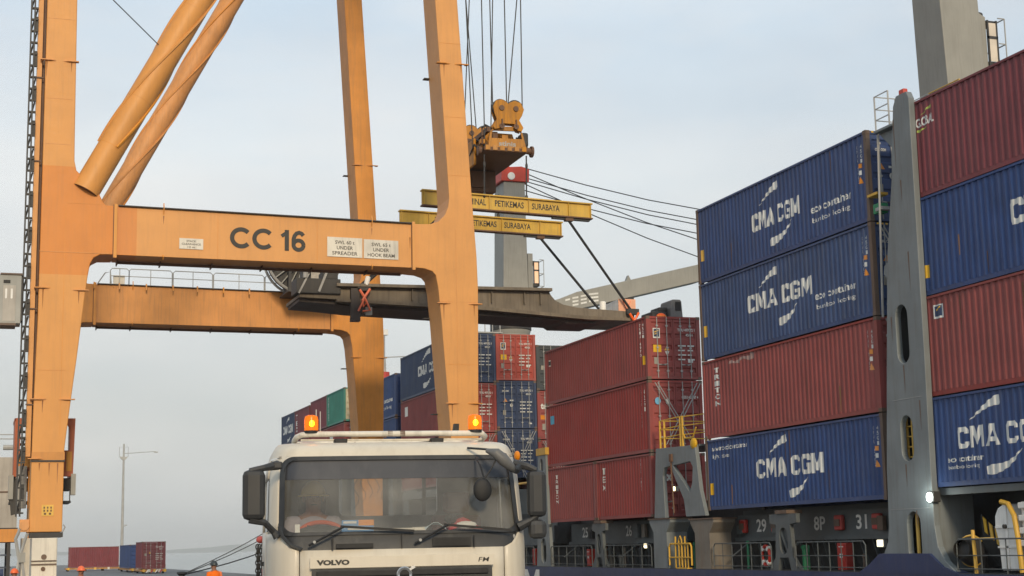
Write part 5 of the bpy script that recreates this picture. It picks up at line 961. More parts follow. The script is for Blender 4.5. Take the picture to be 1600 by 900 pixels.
# fourth bay, behind the crane leg: three rows of door ends
ZD = [3.25, 6.12, 8.93, 11.55]
def ctr(label, mat, X, Y, Z, H, **k): return container(label, mat, X, Y, Z, H=H, **k)
d3 = ctr('navy container high on the far deck, half hidden behind the waterside crane leg', M['blue_n'], 25.8, 84.3, 11.36, 2.82)
liner_logo(d3, 92.4, 88.0, 12.55, 13.1, ((91.6, 13.3), (89.65, 13.85)), ((89.5, 12.3), (91.2, 11.85)), .2)
d2 = ctr('faded red container under the navy one behind the waterside crane leg', M['red_b'], 25.8, 84.3, 8.5, 2.83); side_rect(d2, 95.6, 95.0, 10.3, 10.9, 'wletter')
d1 = ctr('red container low in the row beside the waterside crane leg', M['red_c'], 25.8, 84.3, 5.62, 2.85)
e3 = ctr('bright red container doors with yellow placard, topmost behind the truck', M['red_l'], 28.25, 84.3, 11.50, 2.70, postmat=M['red_l'])
e2 = ctr('dark blue container doors directly below the bright red doors', M['blue_n'], 28.25, 84.3, 8.72, 2.76)
e1 = ctr('dark blue container doors crossed by lashing rods above the truck mirror', M['blue_n'], 28.25, 84.3, 5.9, 2.79)
g3 = ctr('charcoal container doors beside the long brick red container, set lower', M['charcoal'], 30.72, 84.3, 10.95, 2.65)
g2 = ctr('red container doors lettered tex beside the red stack', M['red_c'], 30.72, 84.3, 8.10, 2.82)
g1 = ctr('red container doors with lashing rods at the foot of the tex column', M['red_c'], 30.72, 84.3, 5.3, 2.77)
end_marks(d3, 2); end_marks(d1, 0); end_marks(d2, 2); end_marks(e3, 0); end_marks(e2, 1); end_marks(e1, 1); end_marks(g3, 2); end_marks(g1, 2)
linkobj('lettering', lettering('tex', .22, .85, 1.75, 2.1, f, .04).mesh('lettering'), M['wletter'], g2)
b = MB(); b.box(.2, .62, .030, .034, 1.15, 1.4); linkobj('sticker', b.mesh('sticker'), M['oletter'], g2); b = MB(); b.box(.3, .5, .030, .034, .55, .9); linkobj('sticker', b.mesh('sticker'), M['gsticker'], g2)
# fifth bay and beyond, glimpsed between the crane legs
h2 = ctr('bright blue container glimpsed between the two waterside crane legs, upper one', M['blue_c'], XS, 98.6, 10.62, 2.85); side_text(h2, 'eco container', 102.9, 99.4, 11.7, 12.0); side_text(h2, 'bamboo flooring', 102.6, 99.8, 11.2, 11.5, bold=0)
h1 = ctr('blue container glimpsed between the two waterside crane legs, lower one', M['blue_c'], XS, 98.6, 7.7, 2.88)
i2 = container('small green container on the far deck, cream doors', M['green_c'], XS, 113.7, 11.52, L=6.06, H=2.55, doormat=M['cream']); side_vtext(i2, 'EVERGREEN', 119.1, .3, 13.8, 11.9, bold=.0)
j2 = container('small maroon container on the far deck next beyond the green one', M['red_m'], XS, 119.85, 11.52, L=6.06, H=2.55, doors=False)
i1 = container('small brown-red container under the green one on the far deck', M['red_b'], XS, 113.7, 8.85, L=6.06, H=2.6); side_rect(i1, 118.8, 117.6, 10.3, 10.9, 'wletter')
j1 = container('small red container under the maroon one on the far deck', M['red_b'], XS, 119.85, 8.85, L=6.06, H=2.6, doors=False)
k2 = container('maroon container on the far deck next to the farthest blue one', M['red_m'], XS, 126.6, 11.35, L=6.06, H=2.55, doors=False); side_vtext(k2, 'TEX', 131.9, .5, 13.6, 12.0)
l2 = container('farthest blue container at the bow end of the ship deck load', M['blue_n'], XS, 132.75, 11.35, L=6.06, H=2.55, doors=False)
liner_logo(l2, 138.2, 133.6, 12.25, 12.9, ((136.8, 13.1), (135.3, 13.5)), ((134.6, 12.0), (136.2, 11.6)), .16)
k1 = container('red container under the far maroon one on the ship deck', M['red_b'], XS, 126.6, 8.75, L=6.06, H=2.57, doors=False)
l1 = container('navy container under the farthest blue one on the ship deck', M['blue_n'], XS, 132.75, 8.75, L=6.06, H=2.57, doors=False)
# ------------------------------------------------------------------ truck
TRZ = R(-8.2)
tk = thing('tractor_truck', 'white tractor truck with amber roof beacons facing the camera', 'truck', (3.76, 14.0, 0), TRZ)
def yoff(z):
    if z < 2.1: return .02*(2.1-z)
    if z < 2.95: return (z-2.1)*.385
    P = [(2.95, .327), (3.03, .37), (3.075, .43), (3.10, .54), (3.115, .70)]
    for (a, p), (c, q_) in zip(P, P[1:]):
        if z <= c: return p+(q_-p)*(z-a)/(c-a)
    return .70
def cab(s, z, d=0.0):
    """point of the cab skin: s -1..1 round the plan from one rear edge to the other, z height, d inset"""
    a = abs(s); sg = 1 if s >= 0 else -1
    if a <= .5: x = .95*a/.5; y = .05*(x/.95)**2; nx, ny = 0, -1
    elif a <= .8:
        t = (a-.5)/.3*math.pi/2; x = .95+.285*math.sin(t); y = .05+.55*(1-math.cos(t)); nx, ny = math.sin(t), -math.cos(t)
    else: x = 1.235; y = .60+(a-.8)/.2*1.15; nx, ny = 1, 0
    wz = 1-.02*min(max((z-2.2)/.8, 0), 1)-.035*min(max((z-2.72)/.3, 0), 1)**2-(.05*min(max((z-3.0)/.115, 0), 1)**2)
    y0 = yoff(z); y = y0+y*(1.75-y0)/1.75
    return Vector(((x*wz-nx*d)*sg, y-ny*d, z))
def skin(s0, s1, zs, n=12, d=0.0): 
    b = MB(); b.grid([[cab(s0+(s1-s0)*i/n, z, d) for i in range(n+1)] for z in zs]); return b
def lin(a, b_, n): return [a+(b_-a)*i/n for i in range(n+1)]
TW = M['truck']
def tp(b, name, mat, par=None, **k): return b.build(name, mat, par or tk, **k)
tp(skin(-.497, .497, lin(.95, 2.09, 6), 20), 'front_panel', TW, smooth=True, solid=.02)
for sg in (-1, 1):
    b = MB(); rows = []
    for z in lin(.95, 2.09, 6): rows.append([cab(sg*(.503+(.80-.503)*i/10), z) for i in range(11)])
    for k in range(1, 5):
        z0 = 2.09+.16*k/4; rows.append([cab(sg*(.503+.13*(k/4)**.6+(.80-.503-.13*(k/4)**.6)*i/10), z0) for i in range(11)])
    b.grid(rows); tp(b, 'corner_panel', TW, smooth=True, solid=.02)
    tp(skin(sg*.635, sg*.742, lin(2.25, 2.955, 8), 6), 'windscreen_pillar', TW, smooth=True, solid=.03)
    dr = tp(skin(sg*.803, sg*.998, lin(.95, 2.27, 6), 6), 'door', TW, smooth=True, solid=.03)
    tp(skin(sg*.803, sg*.998, lin(2.78, 2.955, 2), 6), 'door_frame', TW, dr, smooth=True, solid=.03); tp(skin(sg*.975, sg*.998, lin(2.27, 2.78, 2), 2), 'door_frame', TW, dr, smooth=True, solid=.03)
    tp(skin(sg*.803, sg*.973, lin(2.275, 2.775, 2), 6, .012), 'side_window', glass('side_glass', (.35, .37, .37), .12), dr, smooth=True)
    tp(skin(sg*.742, sg*.803, lin(2.25, 2.955, 4), 3, .03), 'quarter_seal', M['plastic'], dr, smooth=True)
    b = MB(); b.box(sg*1.245-.02, sg*1.245+.02, 1.15, 1.35, 1.95, 1.99); tp(b, 'door_handle', M['plastic'], dr)
    b = MB(); b.box(-.01, .01, 0, .01, 0, .01)
hd_rows = [2.962, 3.0, 3.03, 3.055, 3.075, 3.09, 3.10, 3.11, 3.115]
b = skin(-1, 1, hd_rows, 60); ring = [cab(-1+2*i/60, 3.115) for i in range(61)]
b.add(ring+[Vector((p.x, p.y, 3.135)) for p in [Vector((0, 1.2, 0))]], [(i, i+1, 61) for i in range(60)]+[(60, 0, 61)]); tp(b, 'roof', TW, smooth=True)
# windscreen with seal, dark sun strip and lower cowl
ws = tp(skin(-.60, .60, lin(2.245, 2.935, 8), 40, .018), 'windscreen', glass('windscreen_glass', (.92, .93, .92), .21, (.44, .425, .385)), smooth=True)
tp(skin(-.598, .598, lin(2.745, 2.93, 3), 40, .014), 'sun_strip', paint('sun_strip_film', (.040, .043, .052), .45, .25, dirtcol=(.12, .12, .12)), ws, smooth=True)
b = MB()
for s0, s1, z0, z1, n in ((-.625, .625, 2.925, 2.965, 40), (-.625, .625, 2.225, 2.255, 40), (-.632, -.592, 2.225, 2.965, 4), (.592, .632, 2.225, 2.965, 4)):
    q_ = skin(s0, s1, lin(z0, z1, 8 if z1-z0 > .3 else 1), n, -.004); b.add(q_.v, q_.f)
tp(b, 'windscreen_seal', M['plastic'], ws, smooth=True)
for s_ in (-1, 1):
    for z_, dz, par in ((2.965, -1, ws), (2.225, 1, ws)):
        S0, DS, DZ = .634, .085, .115; A_, B_ = [], []
        for i in range(9):
            t = math.pi/2*i/8; A_.append((S0-DS+DS*math.sin(t), z_+dz*(DZ-DZ*math.cos(t))))
            B_.append((S0-.03-(DS-.005)+(DS-.005)*math.sin(t), z_+dz*.03+dz*(DZ-DZ*math.cos(t))))
        b = MB(); b.add([cab(s_*S0, z_, -.010)]+[cab(s_*p[0], p[1], -.010) for p in A_], [(0, i+1, i+2) for i in range(8)]); tp(b, 'screen_corner', TW if dz < 0 else M['plastic'], par, smooth=True)
        b = MB(); b.add([cab(s_*p[0], p[1], -.007) for p in A_+B_], [(i, i+1, 10+i, 9+i) for i in range(8)]); tp(b, 'windscreen_seal', M['plastic'], par, smooth=True)
cw = tp(skin(-.60, .60, lin(2.085, 2.235, 3), 40, .010), 'cowl', M['plastic'], smooth=True)
b = MB()
for k in range(5): b.box(.30, .60, -.004, .006, 2.112+.014*k, 2.120+.014*k)
b.box(.27, .63, .0, .012, 2.105, 2.185); tp(b, 'vent_grille', M['black'], cw)
b = MB(); b.box(-.62, -.28, -.004, .02, 2.105, 2.145); tp(b, 'cowl_handle', M['black'], cw); b = MB(); b.box(-.66, -.645, -.006, .02, 2.09, 2.2); b.box(.655, .665, -.006, .02, 2.09, 2.2); b.box(-.02, -.012, -.002, .02, 2.09, 2.22); tp(b, 'cowl_joint', M['black'], cw)
for px_, ex, bx in ((-.82, -.55, .10), (.15, .41, 1.02)):
    b = MB(); b.tube([(px_-.05, -.02, 2.135), (px_, -.03, 2.16), (ex, -.03, 2.30)], .012, 6); wp = tp(b, 'wiper', M['black']); b = MB(); b.bar((ex-.03, -.005, 2.302), (bx, .005, 2.25-.01*(px_ > 0)), .018, .022); tp(b, 'wiper_blade', M['black'], wp); b = MB(); b.cyl((px_, -.05, 2.165), (px_, -.02, 2.165), .014, 8); tp(b, 'wiper_nut', M['galv'], wp)
# name strip, grille, emblem
b = MB(); b.box(-.86, .84, -.022, -.006, 1.925, 2.032); st = tp(b, 'name_strip', TW, bevel=.004)
f_ = lambda u, v: (u, -.0235, v)
tp(lettering('VOLVO', -.80, -.50, 1.953, 2.002, f_, .065), 'lettering', M['letter'], st); tp(lettering('FM', .69, .785, 1.957, 1.998, f_, .008, shear=.01), 'lettering', M['letter'], st)
b = MB(); b.box(-.84, .82, -.02, .05, 1.25, 1.918); gr = tp(b, 'grille', M['plastic'])
for k in range(6): b = MB(); b.box(-.80, .78, -.045, -.021, 1.30+.11*k, 1.35+.11*k); tp(b, 'grille_slat', M['black'], gr, bevel=.006)
b = MB(); b.lathe([(.045, 0), (.065, -.012), (.075, 0)], (0, -.05, 1.855), (0, 1, 0), 24); b.bar((.045, -.055, 1.90), (.095, -.055, 1.925), .02); b.bar((.06, -.055, 1.922), (.095, -.055, 1.924), .018); tp(b, 'emblem', paint('chrome', (.6, .6, .6), .25, .1, metal=.9), gr)
# bumper, lights, wheels, steps (below the picture)
b = MB(); b.prism([(-1.24, .5), (-1.0, -.02), (1.0, -.02), (1.24, .5), (1.24, .7), (-1.24, .7)], 'Z', .38, .93); tp(b, 'bumper', TW, bevel=.04)
for sg in (-1, 1):
    b = MB(); b.box(sg*.92-.2, sg*.92+.2, -.03, .1, .62, .86); tp(b, 'headlight', glass('lamp_glass', (.8, .8, .8), .3), bevel=.03)
    for y in (1.35, 4.3):
        b = MB(); b.lathe([(.3, -.15), (.47, -.15), (.51, -.08), (.51, .08), (.47, .15), (.3, .15)], (sg*1.05, y, .51), (1, 0, 0), 28); wh = tp(b, 'wheel', M['black'], smooth=True); b = MB(); b.cyl((sg*1.05-.1, y, .51), (sg*1.05+.1, y, .51), .3, 20); tp(b, 'rim', M['galv'], wh)
    b = MB(); b.box(sg*.45-.05, sg*.45+.05, .4, 5.6, .75, 1.0); tp(b, 'chassis_rail', M['dark'])
b = MB(); b.cyl((0, 4.2, 1.0), (0, 4.2, 1.15), .5, 20); tp(b, 'fifth_wheel', M['dark'])
# cab interior
b = MB(); b.plate([(-1.2, .95), (1.2, .95), (1.19, 2.9), (1.1, 3.02), (-1.1, 3.02), (-1.19, 2.9)], [[(-.46, 2.47), (-.46, 2.80), (-.42, 2.84), (.52, 2.84), (.56, 2.80), (.56, 2.47), (.52, 2.43), (-.42, 2.43)]], 'Y', 1.70, 1.76); rw = tp(b, 'rear_wall', M['cabin'])
b = MB(); b.box(-.455, .555, 1.725, 1.735, 2.435, 2.835); tp(b, 'rear_window', glass('rear_glass', (.9, .9, .88), .10), rw); b = MB(); b.box(-.01, .05, 1.69, 1.699, 2.43, 2.84); b.box(.40, .44, 1.69, 1.699, 2.43, 2.84); tp(b, 'rear_window_bar', M['cabin_d'], rw)
for sg in (-1, 1): b = MB(); b.box(sg*1.19-.015, sg*1.19+.015, .75, 1.7, 1.0, 2.25); tp(b, 'door_trim', M['cabin'])
b = MB(); b.box(-1.12, 1.12, .5, 1.69, 2.955, 2.975); tp(b, 'headliner', M['cabin'])
b = MB(); b.prism([(.13, 1.4), (.13, 2.20), (.25, 2.235), (.50, 2.24), (.60, 2.16), (.62, 1.4)], 'X', -1.08, 1.08); dash = tp(b, 'dashboard', M['cabin'], bevel=.02); b = MB(); b.ell((-.72, .5, 2.235), .26, .14, .09, 16, 6, 0, 1); tp(b, 'instrument_hood', M['cabin_d'], dash, smooth=True)
b = MB(); b.box(-1.1, 1.1, .2, 1.69, .9, .95); tp(b, 'cab_floor', M['cabin_d'])
for x in (-.74, .74):
    b = MB(); b.box(x-.27, x+.27, .95, 1.45, 1.35, 1.55); se = tp(b, 'seat', M['cabin_d'] if x < 0 else paint('seat_red', (.20, .09, .085), .9, .2), bevel=.06); b = MB(); b.prism([(1.38, 1.5), (1.58, 2.42), (1.66, 2.42), (1.52, 1.5)], 'X', x-.26, x+.26); tp(b, 'backrest', M['cabin_d'] if x < 0 else paint('seat_red', (.20, .09, .085), .9, .2), se, bevel=.05); b = MB(); b.box(x-.14, x+.14, 1.55, 1.65, 2.44, 2.66); tp(b, 'headrest', M['cabin_d'] if x < 0 else paint('seat_red', (.20, .09, .085), .9, .2), se, bevel=.05)
    b = MB(); b.box(x-.2, x+.2, 1.0, 1.4, .95, 1.35); tp(b, 'seat_base', M['cabin_d'], se)
swc = Vector((-.70, .72, 2.215)); n1_ = Vector((0, -.62, .78)).normalized(); u1 = Vector((1, 0, 0)); v1 = n1_.cross(u1)
b = MB(); b.tube([swc+(u1*math.cos(t*math.pi/16)+v1*math.sin(t*math.pi/16))*.23 for t in range(32)], .022, 8, closed=True); sw = tp(b, 'steering_wheel', paint('wheel_cover_red', (.55, .10, .04), .7, .15), smooth=True)
b = MB(); b.cyl(swc-n1_*.05, swc+n1_*.02, .07, 12)
for t in (0, 2.2, 4.1): b.bar(swc, swc+(u1*math.cos(t)+v1*math.sin(t))*.22, .035, .02)
b.cyl(swc, swc-n1_*.3, .04, 8); tp(b, 'wheel_hub', M['cabin_d'], sw)
b = MB()
for k in range(9): x = -.36+.07*k; b.tube([(x+.03*math.sin(j*1.3+k), 1.60+.02*math.sin(j+k), 2.86-.05*j) for j in range(5+(k*3) % 4)], .003, 5)
b.tube([(-.4, 1.6, 2.86), (-.1, 1.58, 2.82), (.2, 1.6, 2.86), (.5, 1.6, 2.84)], .008, 5); tp(b, 'coiled_air_hose', M['cabin_d'])
# mirrors
def mirror(name, x0, x1, z0, z1, y0, y1, mat=M['plastic'], bev=.05):
    b = MB(); b.box(x0, x1, y0, y1, z0, z1); return tp(b, name, mat, bevel=bev)
mr_ = mirror('side_mirror', -1.465, -1.26, 2.375, 2.83, .06, .20)
b = MB(); b.box(-1.445, -1.28, .201, .206, 2.40, 2.81); tp(b, 'mirror_glass', paint('mirror_silver', (.7, .7, .7), .05, 0, metal=1), mr_)
b = MB(); b.tube([(-1.40, .12, 2.82), (-1.27, .14, 2.85), (-1.14, .24, 2.88)], [.03, .03, .045], 8); tp(b, 'mirror_arm', M['plastic'], mr_); b = MB(); b.tube([(-1.40, .12, 2.385), (-1.26, .14, 2.35), (-1.18, .2, 2.27), (-1.14, .2, 2.22)], [.04, .03, .03, .045], 8); tp(b, 'mirror_arm', M['plastic'], mr_); b = MB(); b.box(-1.19, -1.10, .17, .26, 2.84, 2.91); tp(b, 'mirror_mount', M['plastic'], mr_, bevel=.015)
b = MB(); b.tube([(-1.13, .13, 2.31), (-1.10, .10, 2.22), (-1.03, .06, 2.14), (-.93, .03, 2.10)], .018, 6); tp(b, 'corner_trim', M['plastic'], cw)
mr2 = mirror('side_mirror', 1.21, 1.39, 2.36, 2.80, .12, .26)
mr3 = mirror('wide_angle_mirror', 1.215, 1.385, 2.155, 2.335, .12, .26)
b = MB(); b.box(1.225, 1.375, .261, .266, 2.39, 2.78); tp(b, 'mirror_glass', MATS['mirror_silver'], mr2)
b = MB(); b.tube([(1.30, .18, 2.80), (1.22, .2, 2.84), (1.10, .26, 2.87)], [.03, .035, .045], 8); tp(b, 'mirror_arm', M['plastic'], mr2); b = MB(); b.tube([(1.30, .18, 2.37), (1.24, .18, 2.33), (1.12, .2, 2.27)], [.025, .03, .05], 8); tp(b, 'mirror_arm', M['plastic'], mr2)
b = MB(); b.tube([(.80, .05, 2.985), (.88, -.02, 2.955), (.95, -.02, 2.89), (1.03, .02, 2.82), (1.05, .04, 2.80)], [.02, .05, .058, .04, .015], 12); kb = tp(b, 'kerb_mirror', M['plastic_l'], smooth=True)
b = MB(); b.tube([(.67, .36, 3.03), (.78, .2, 3.01), (.88, .0, 2.985), (.98, .0, 2.94)], .012, 6); b.tube([(1.04, .04, 2.81), (1.10, .15, 2.80), (1.14, .22, 2.84)], .035, 8); tp(b, 'mirror_arm', M['plastic'], kb)
b = MB(); b.ell((.735, -.06, 2.615), .088, .03, .108, 20, 10); fm = tp(b, 'front_mirror', M['black'], smooth=True)
b = MB(); b.tube([(.735, .28, 2.93), (.735, .05, 2.85), (.755, -.05, 2.72)], .009, 6); b.tube([(.88, .0, 2.90), (.82, -.03, 2.80), (.757, -.05, 2.72), (.755, -.06, 2.70)], .008, 6); tp(b, 'mirror_stem', M['black'], fm)
# roof rack, beacons, antenna
b = MB(); b.tube([(-.94, 1.25, 3.14), (-.95, .98, 3.155), (-.935, .84, 3.18), (-.89, .76, 3.195), (-.80, .74, 3.20), (0, .73, 3.20), (.80, .74, 3.20), (.88, .77, 3.20), (.93, .88, 3.18), (.94, 1.25, 3.15)], .028, 12); rk = tp(b, 'roof_rack', paint('rack_cream', (.62, .58, .50), .45, .45, .25), smooth=True)
b = MB(); b.tube([(-.94, 1.25, 3.14), (0, 1.25, 3.15), (.94, 1.25, 3.15)], .025, 8); b.tube([(-.9, .78, 3.145), (.0, .76, 3.14), (.88, .80, 3.145)], .012, 6); tp(b, 'rack_bar', MATS['rack_cream'], rk)
for x in (-.52, .42): b = MB(); b.prism([(x-.055, 3.055), (x+.055, 3.055), (x+.065, 3.15), (x-.065, 3.15)], 'Y', .66, .82); tp(b, 'rack_foot', M['black'], rk, bevel=.01)
for x in (-.9, .9): b = MB(); b.cyl((x, 1.25, 3.06), (x, 1.25, 3.15), .03, 6); tp(b, 'rack_foot', M['black'], rk)
b = MB(); b.tube([(-.38, .7, 3.06), (-.30, .72, 3.10), (-.2, .75, 3.085)], .014, 6); b.tube([(.02, .72, 3.08), (.2, .74, 3.11), (.36, .72, 3.12)], .006, 5); b.ell((-.27, .72, 3.085), .06, .04, .03); b.ell((.08, .55, 3.075), .015, .015, .02); tp(b, 'roof_cable', M['black'], rk)
for x0, x1 in ((-.06, -.01), (.06, .11)): b = MB(); b.tube([(x0, .731, 3.2004), ((x0+x1)/2, .731, 3.2004), (x1, .731, 3.2004)], .0285, 12); tp(b, 'paint_chip', M['rustpost'], rk)
def amber():
    mt = bpy.data.materials.new('amber_lens'); mt.use_nodes = True; n = mt.node_tree; n.nodes.clear(); o_ = n.nodes.new('ShaderNodeOutputMaterial'); t_ = n.nodes.new('ShaderNodeBsdfTransparent'); t_.inputs[0].default_value = (1, .45, .03, 1); g_ = n.nodes.new('ShaderNodeBsdfPrincipled'); g_.inputs['Base Color'].default_value = (.8, .26, .01, 1); g_.inputs['Roughness'].default_value = .25
    g_.inputs['Emission Color'].default_value = (1, .40, .02, 1); g_.inputs['Emission Strength'].default_value = .35
    x_ = n.nodes.new('ShaderNodeMixShader'); x_.inputs[0].default_value = .45; n.links.new(t_.outputs[0], x_.inputs[1]); n.links.new(g_.outputs[0], x_.inputs[2]); n.links.new(x_.outputs[0], o_.inputs[0]); return mt
AMB = amber()
for x, lab in ((-.80, 0), (.81, 1)):
    b = MB(); b.lathe([(.068, 0), (.068, .11), (.06, .14), (.03, .152), (0, .153)], (x, .76, 3.235), n=20); bc = tp(b, 'beacon', AMB, smooth=True)
    b = MB(); b.cyl((x, .76, 3.21), (x, .76, 3.236), .07, 16); tp(b, 'beacon_base', M['black'], bc)
    b = MB(); b.ell((x+.005, .74, 3.305), .026, .026, .03, 10, 6); tp(b, 'beacon_bulb', emit('beacon_bulb', (1, .62, .12), 22.0), bc)
b = MB(); b.prism([(.595, 3.21), (.655, 3.21), (.66, 3.30), (.61, 3.30)], 'Y', .80, .86); tp(b, 'horn_box', M['black'], rk); b = MB(); b.cyl((-.74, .95, 3.2), (-.74, .95, 3.46), .006, 5); b.cyl((-.70, .95, 3.2), (-.70, .95, 3.44), .006, 5); tp(b, 'antenna', M['galv'], rk)
b = MB(); b.ell((1.17, .45, 2.955), .03, .05, .05); tp(b, 'marker_lamp', paint('amber_marker', (.75, .25, .02), .3, .1))
lettering('TERSUS', -.1, .5, 0, 1, lambda u, v: (-1.258, .75+.5*(.5-u), 1.82+.10*v), .02).build('lettering', M['redcap'], tk); lettering('T 67', 0, 1, 0, 1, lambda u, v: (-1.258, 1.15-.45*u, 1.6+.16*v), .03).build('lettering', M['redcap'], tk)

# semi-trailer behind the cab with its chain bundle
tr = thing('flatbed_trailer', 'flatbed trailer behind the white truck with a hanging chain bundle', 'trailer', (3.76, 14.0, 0), TRZ)
b = MB(); b.box(-1.22, 1.22, 3.2, 14.5, 1.22, 1.36); b.box(-.5, -.38, 3.0, 14.4, .95, 1.22); b.box(.38, .5, 3.0, 14.4, .95, 1.22); b.build('trailer_deck', M['rustpost'], tr)
b = MB(); b.box(-1.20, -1.09, 2.76, 2.90, .9, 2.20); b.build('chain_post', paint('brown_ribbed_post', (.12, .085, .065), .7, .5, .2), tr)
for k in range(18): b = MB(); b.box(-1.21, -1.08, 2.735, 2.757, .95+.07*k, .985+.07*k); b.build('post_rib', MATS['brown_ribbed_post'], tr)
b = MB()
for j, (x, y) in enumerate(((-1.235, 2.74), (-1.205, 2.70), (-1.255, 2.72))):
    for k in range(30):
        z = .92+.042*k; a = k % 2
        b.tube([Vector((x, y, z))+(Vector((.018, 0, 0)) if a else Vector((0.006, .017, 0)))*math.cos(t*math.pi/4)+Vector((0, 0, .03))*math.sin(t*math.pi/4) for t in range(8)], .0075, 5, closed=True)
b.build('chain', M['dark'], tr); b = MB(); b.ell((-1.22, 2.74, 2.215), .05, .05, .04); b.build('chain_hook', M['redcap'], tr)
b = MB(); b.box(-1.0, 1.05, 2.9, 3.0, 1.3, 1.75); b.build('headboard', M['rustpost'], tr)
for y in (11.0, 12.3, 13.6):
    for sg in (-1, 1): b = MB(); b.lathe([(.3, -.17), (.47, -.17), (.51, -.1), (.51, .1), (.47, .17), (.3, .17)], (sg*.98, y, .51), (1, 0, 0), 24); b.build('wheel', M['black'], tr, smooth=True)
    b = MB(); b.cyl((-.95, y, .51), (.95, y, .51), .08, 8); b.build('axle', M['dark'], tr)
for sg in (-1, 1): b = MB(); b.box(sg*.8-.06, sg*.8+.06, 4.8, 4.95, .05, 1.22); b.build('landing_leg', M['dark'], tr)

# things lying on the dashboard
def on_dash(name, lab, cat, build):
    o = thing(name, lab, cat, (3.76, 14.0, 0), TRZ); build(o); return o
def carton(o):
    b = MB(); b.box(-.555, -.26, .16, .22, 2.243, 2.36); b.build('box', paint('carton_blue', (.06, .25, .55), .5, .1), o); b = MB(); b.box(-.40, -.258, .157, .1595, 2.31, 2.362); b.build('label_orange', M['oletter'], o); b = MB(); b.box(-.54, -.42, .157, .1595, 2.33, 2.35); b.box(-.5, -.3, .157, .1595, 2.27, 2.29); b.build('label_white', M['wletter'], o)
on_dash('tissue_carton', 'blue and white carton on the dashboard behind the first wiper', 'carton', carton)
def cloth(o):
    b = MB(); rn = random.Random(4); rows = []
    for j in range(6):
        rows.append([(.45+.36*i/9+.01*rn.random(), .22+.05*j, 2.245+.12*math.sin(math.pi*min(1, (i+.6)/9.5))*math.sin(math.pi*(j+.6)/6.6)*(1+.25*rn.random())*(1.2-.06*i)) for i in range(10)])
    b.grid(rows); b.build('bundle', paint('red_cloth', (.45, .03, .03), .8, .1), o, smooth=True, solid=.008); b = MB(); b.ell((.48, .26, 2.36), .06, .06, .05, 8, 6); b.build('dark_flap', M['black'], o); b = MB(); b.ell((.62, .20, 2.30), .10, .03, .035, 10, 6); b.build('pale_fold', M['wletter'], o)
on_dash('cloth_bundle', 'red and black cloth bundle on the dashboard behind the second wiper', 'cloth', cloth)
def paper(o):
    b = MB(); b.grid([[(.22+.2*i/5, .14+.02*j, 2.245+.085*math.sin(math.pi*(i+.3)/5.6)*(1-.2*j)+.01*j) for i in range(6)] for j in range(4)]); b.build('sheet', paint('pale_blue_paper', (.55, .68, .74), .8, .05), o, solid=.003)
on_dash('paper_cup_bag', 'crumpled pale blue paper on the dashboard before the cloth', 'paper', paper)
def card(o):
    b = MB(); b.box(-.985, -.94, .17, .174, 2.245, 2.33); b.box(-.985, -.78, .13, .17, 2.243, 2.247); b.build('card', M['wletter'], o)
on_dash('white_card', 'white card standing in the corner of the dashboard below the driver', 'card', card)
def rolls(o):
    b = MB(); b.cyl((-.05, .47, 2.262), (.14, .49, 2.264), .022, 8); b.cyl((.14, .49, 2.264), (.27, .48, 2.266), .026, 8); b.build('roll', M['offwhite'], o)
on_dash('paper_roll', 'pale paper roll lying along the rear edge of the dashboard', 'paper roll', rolls)
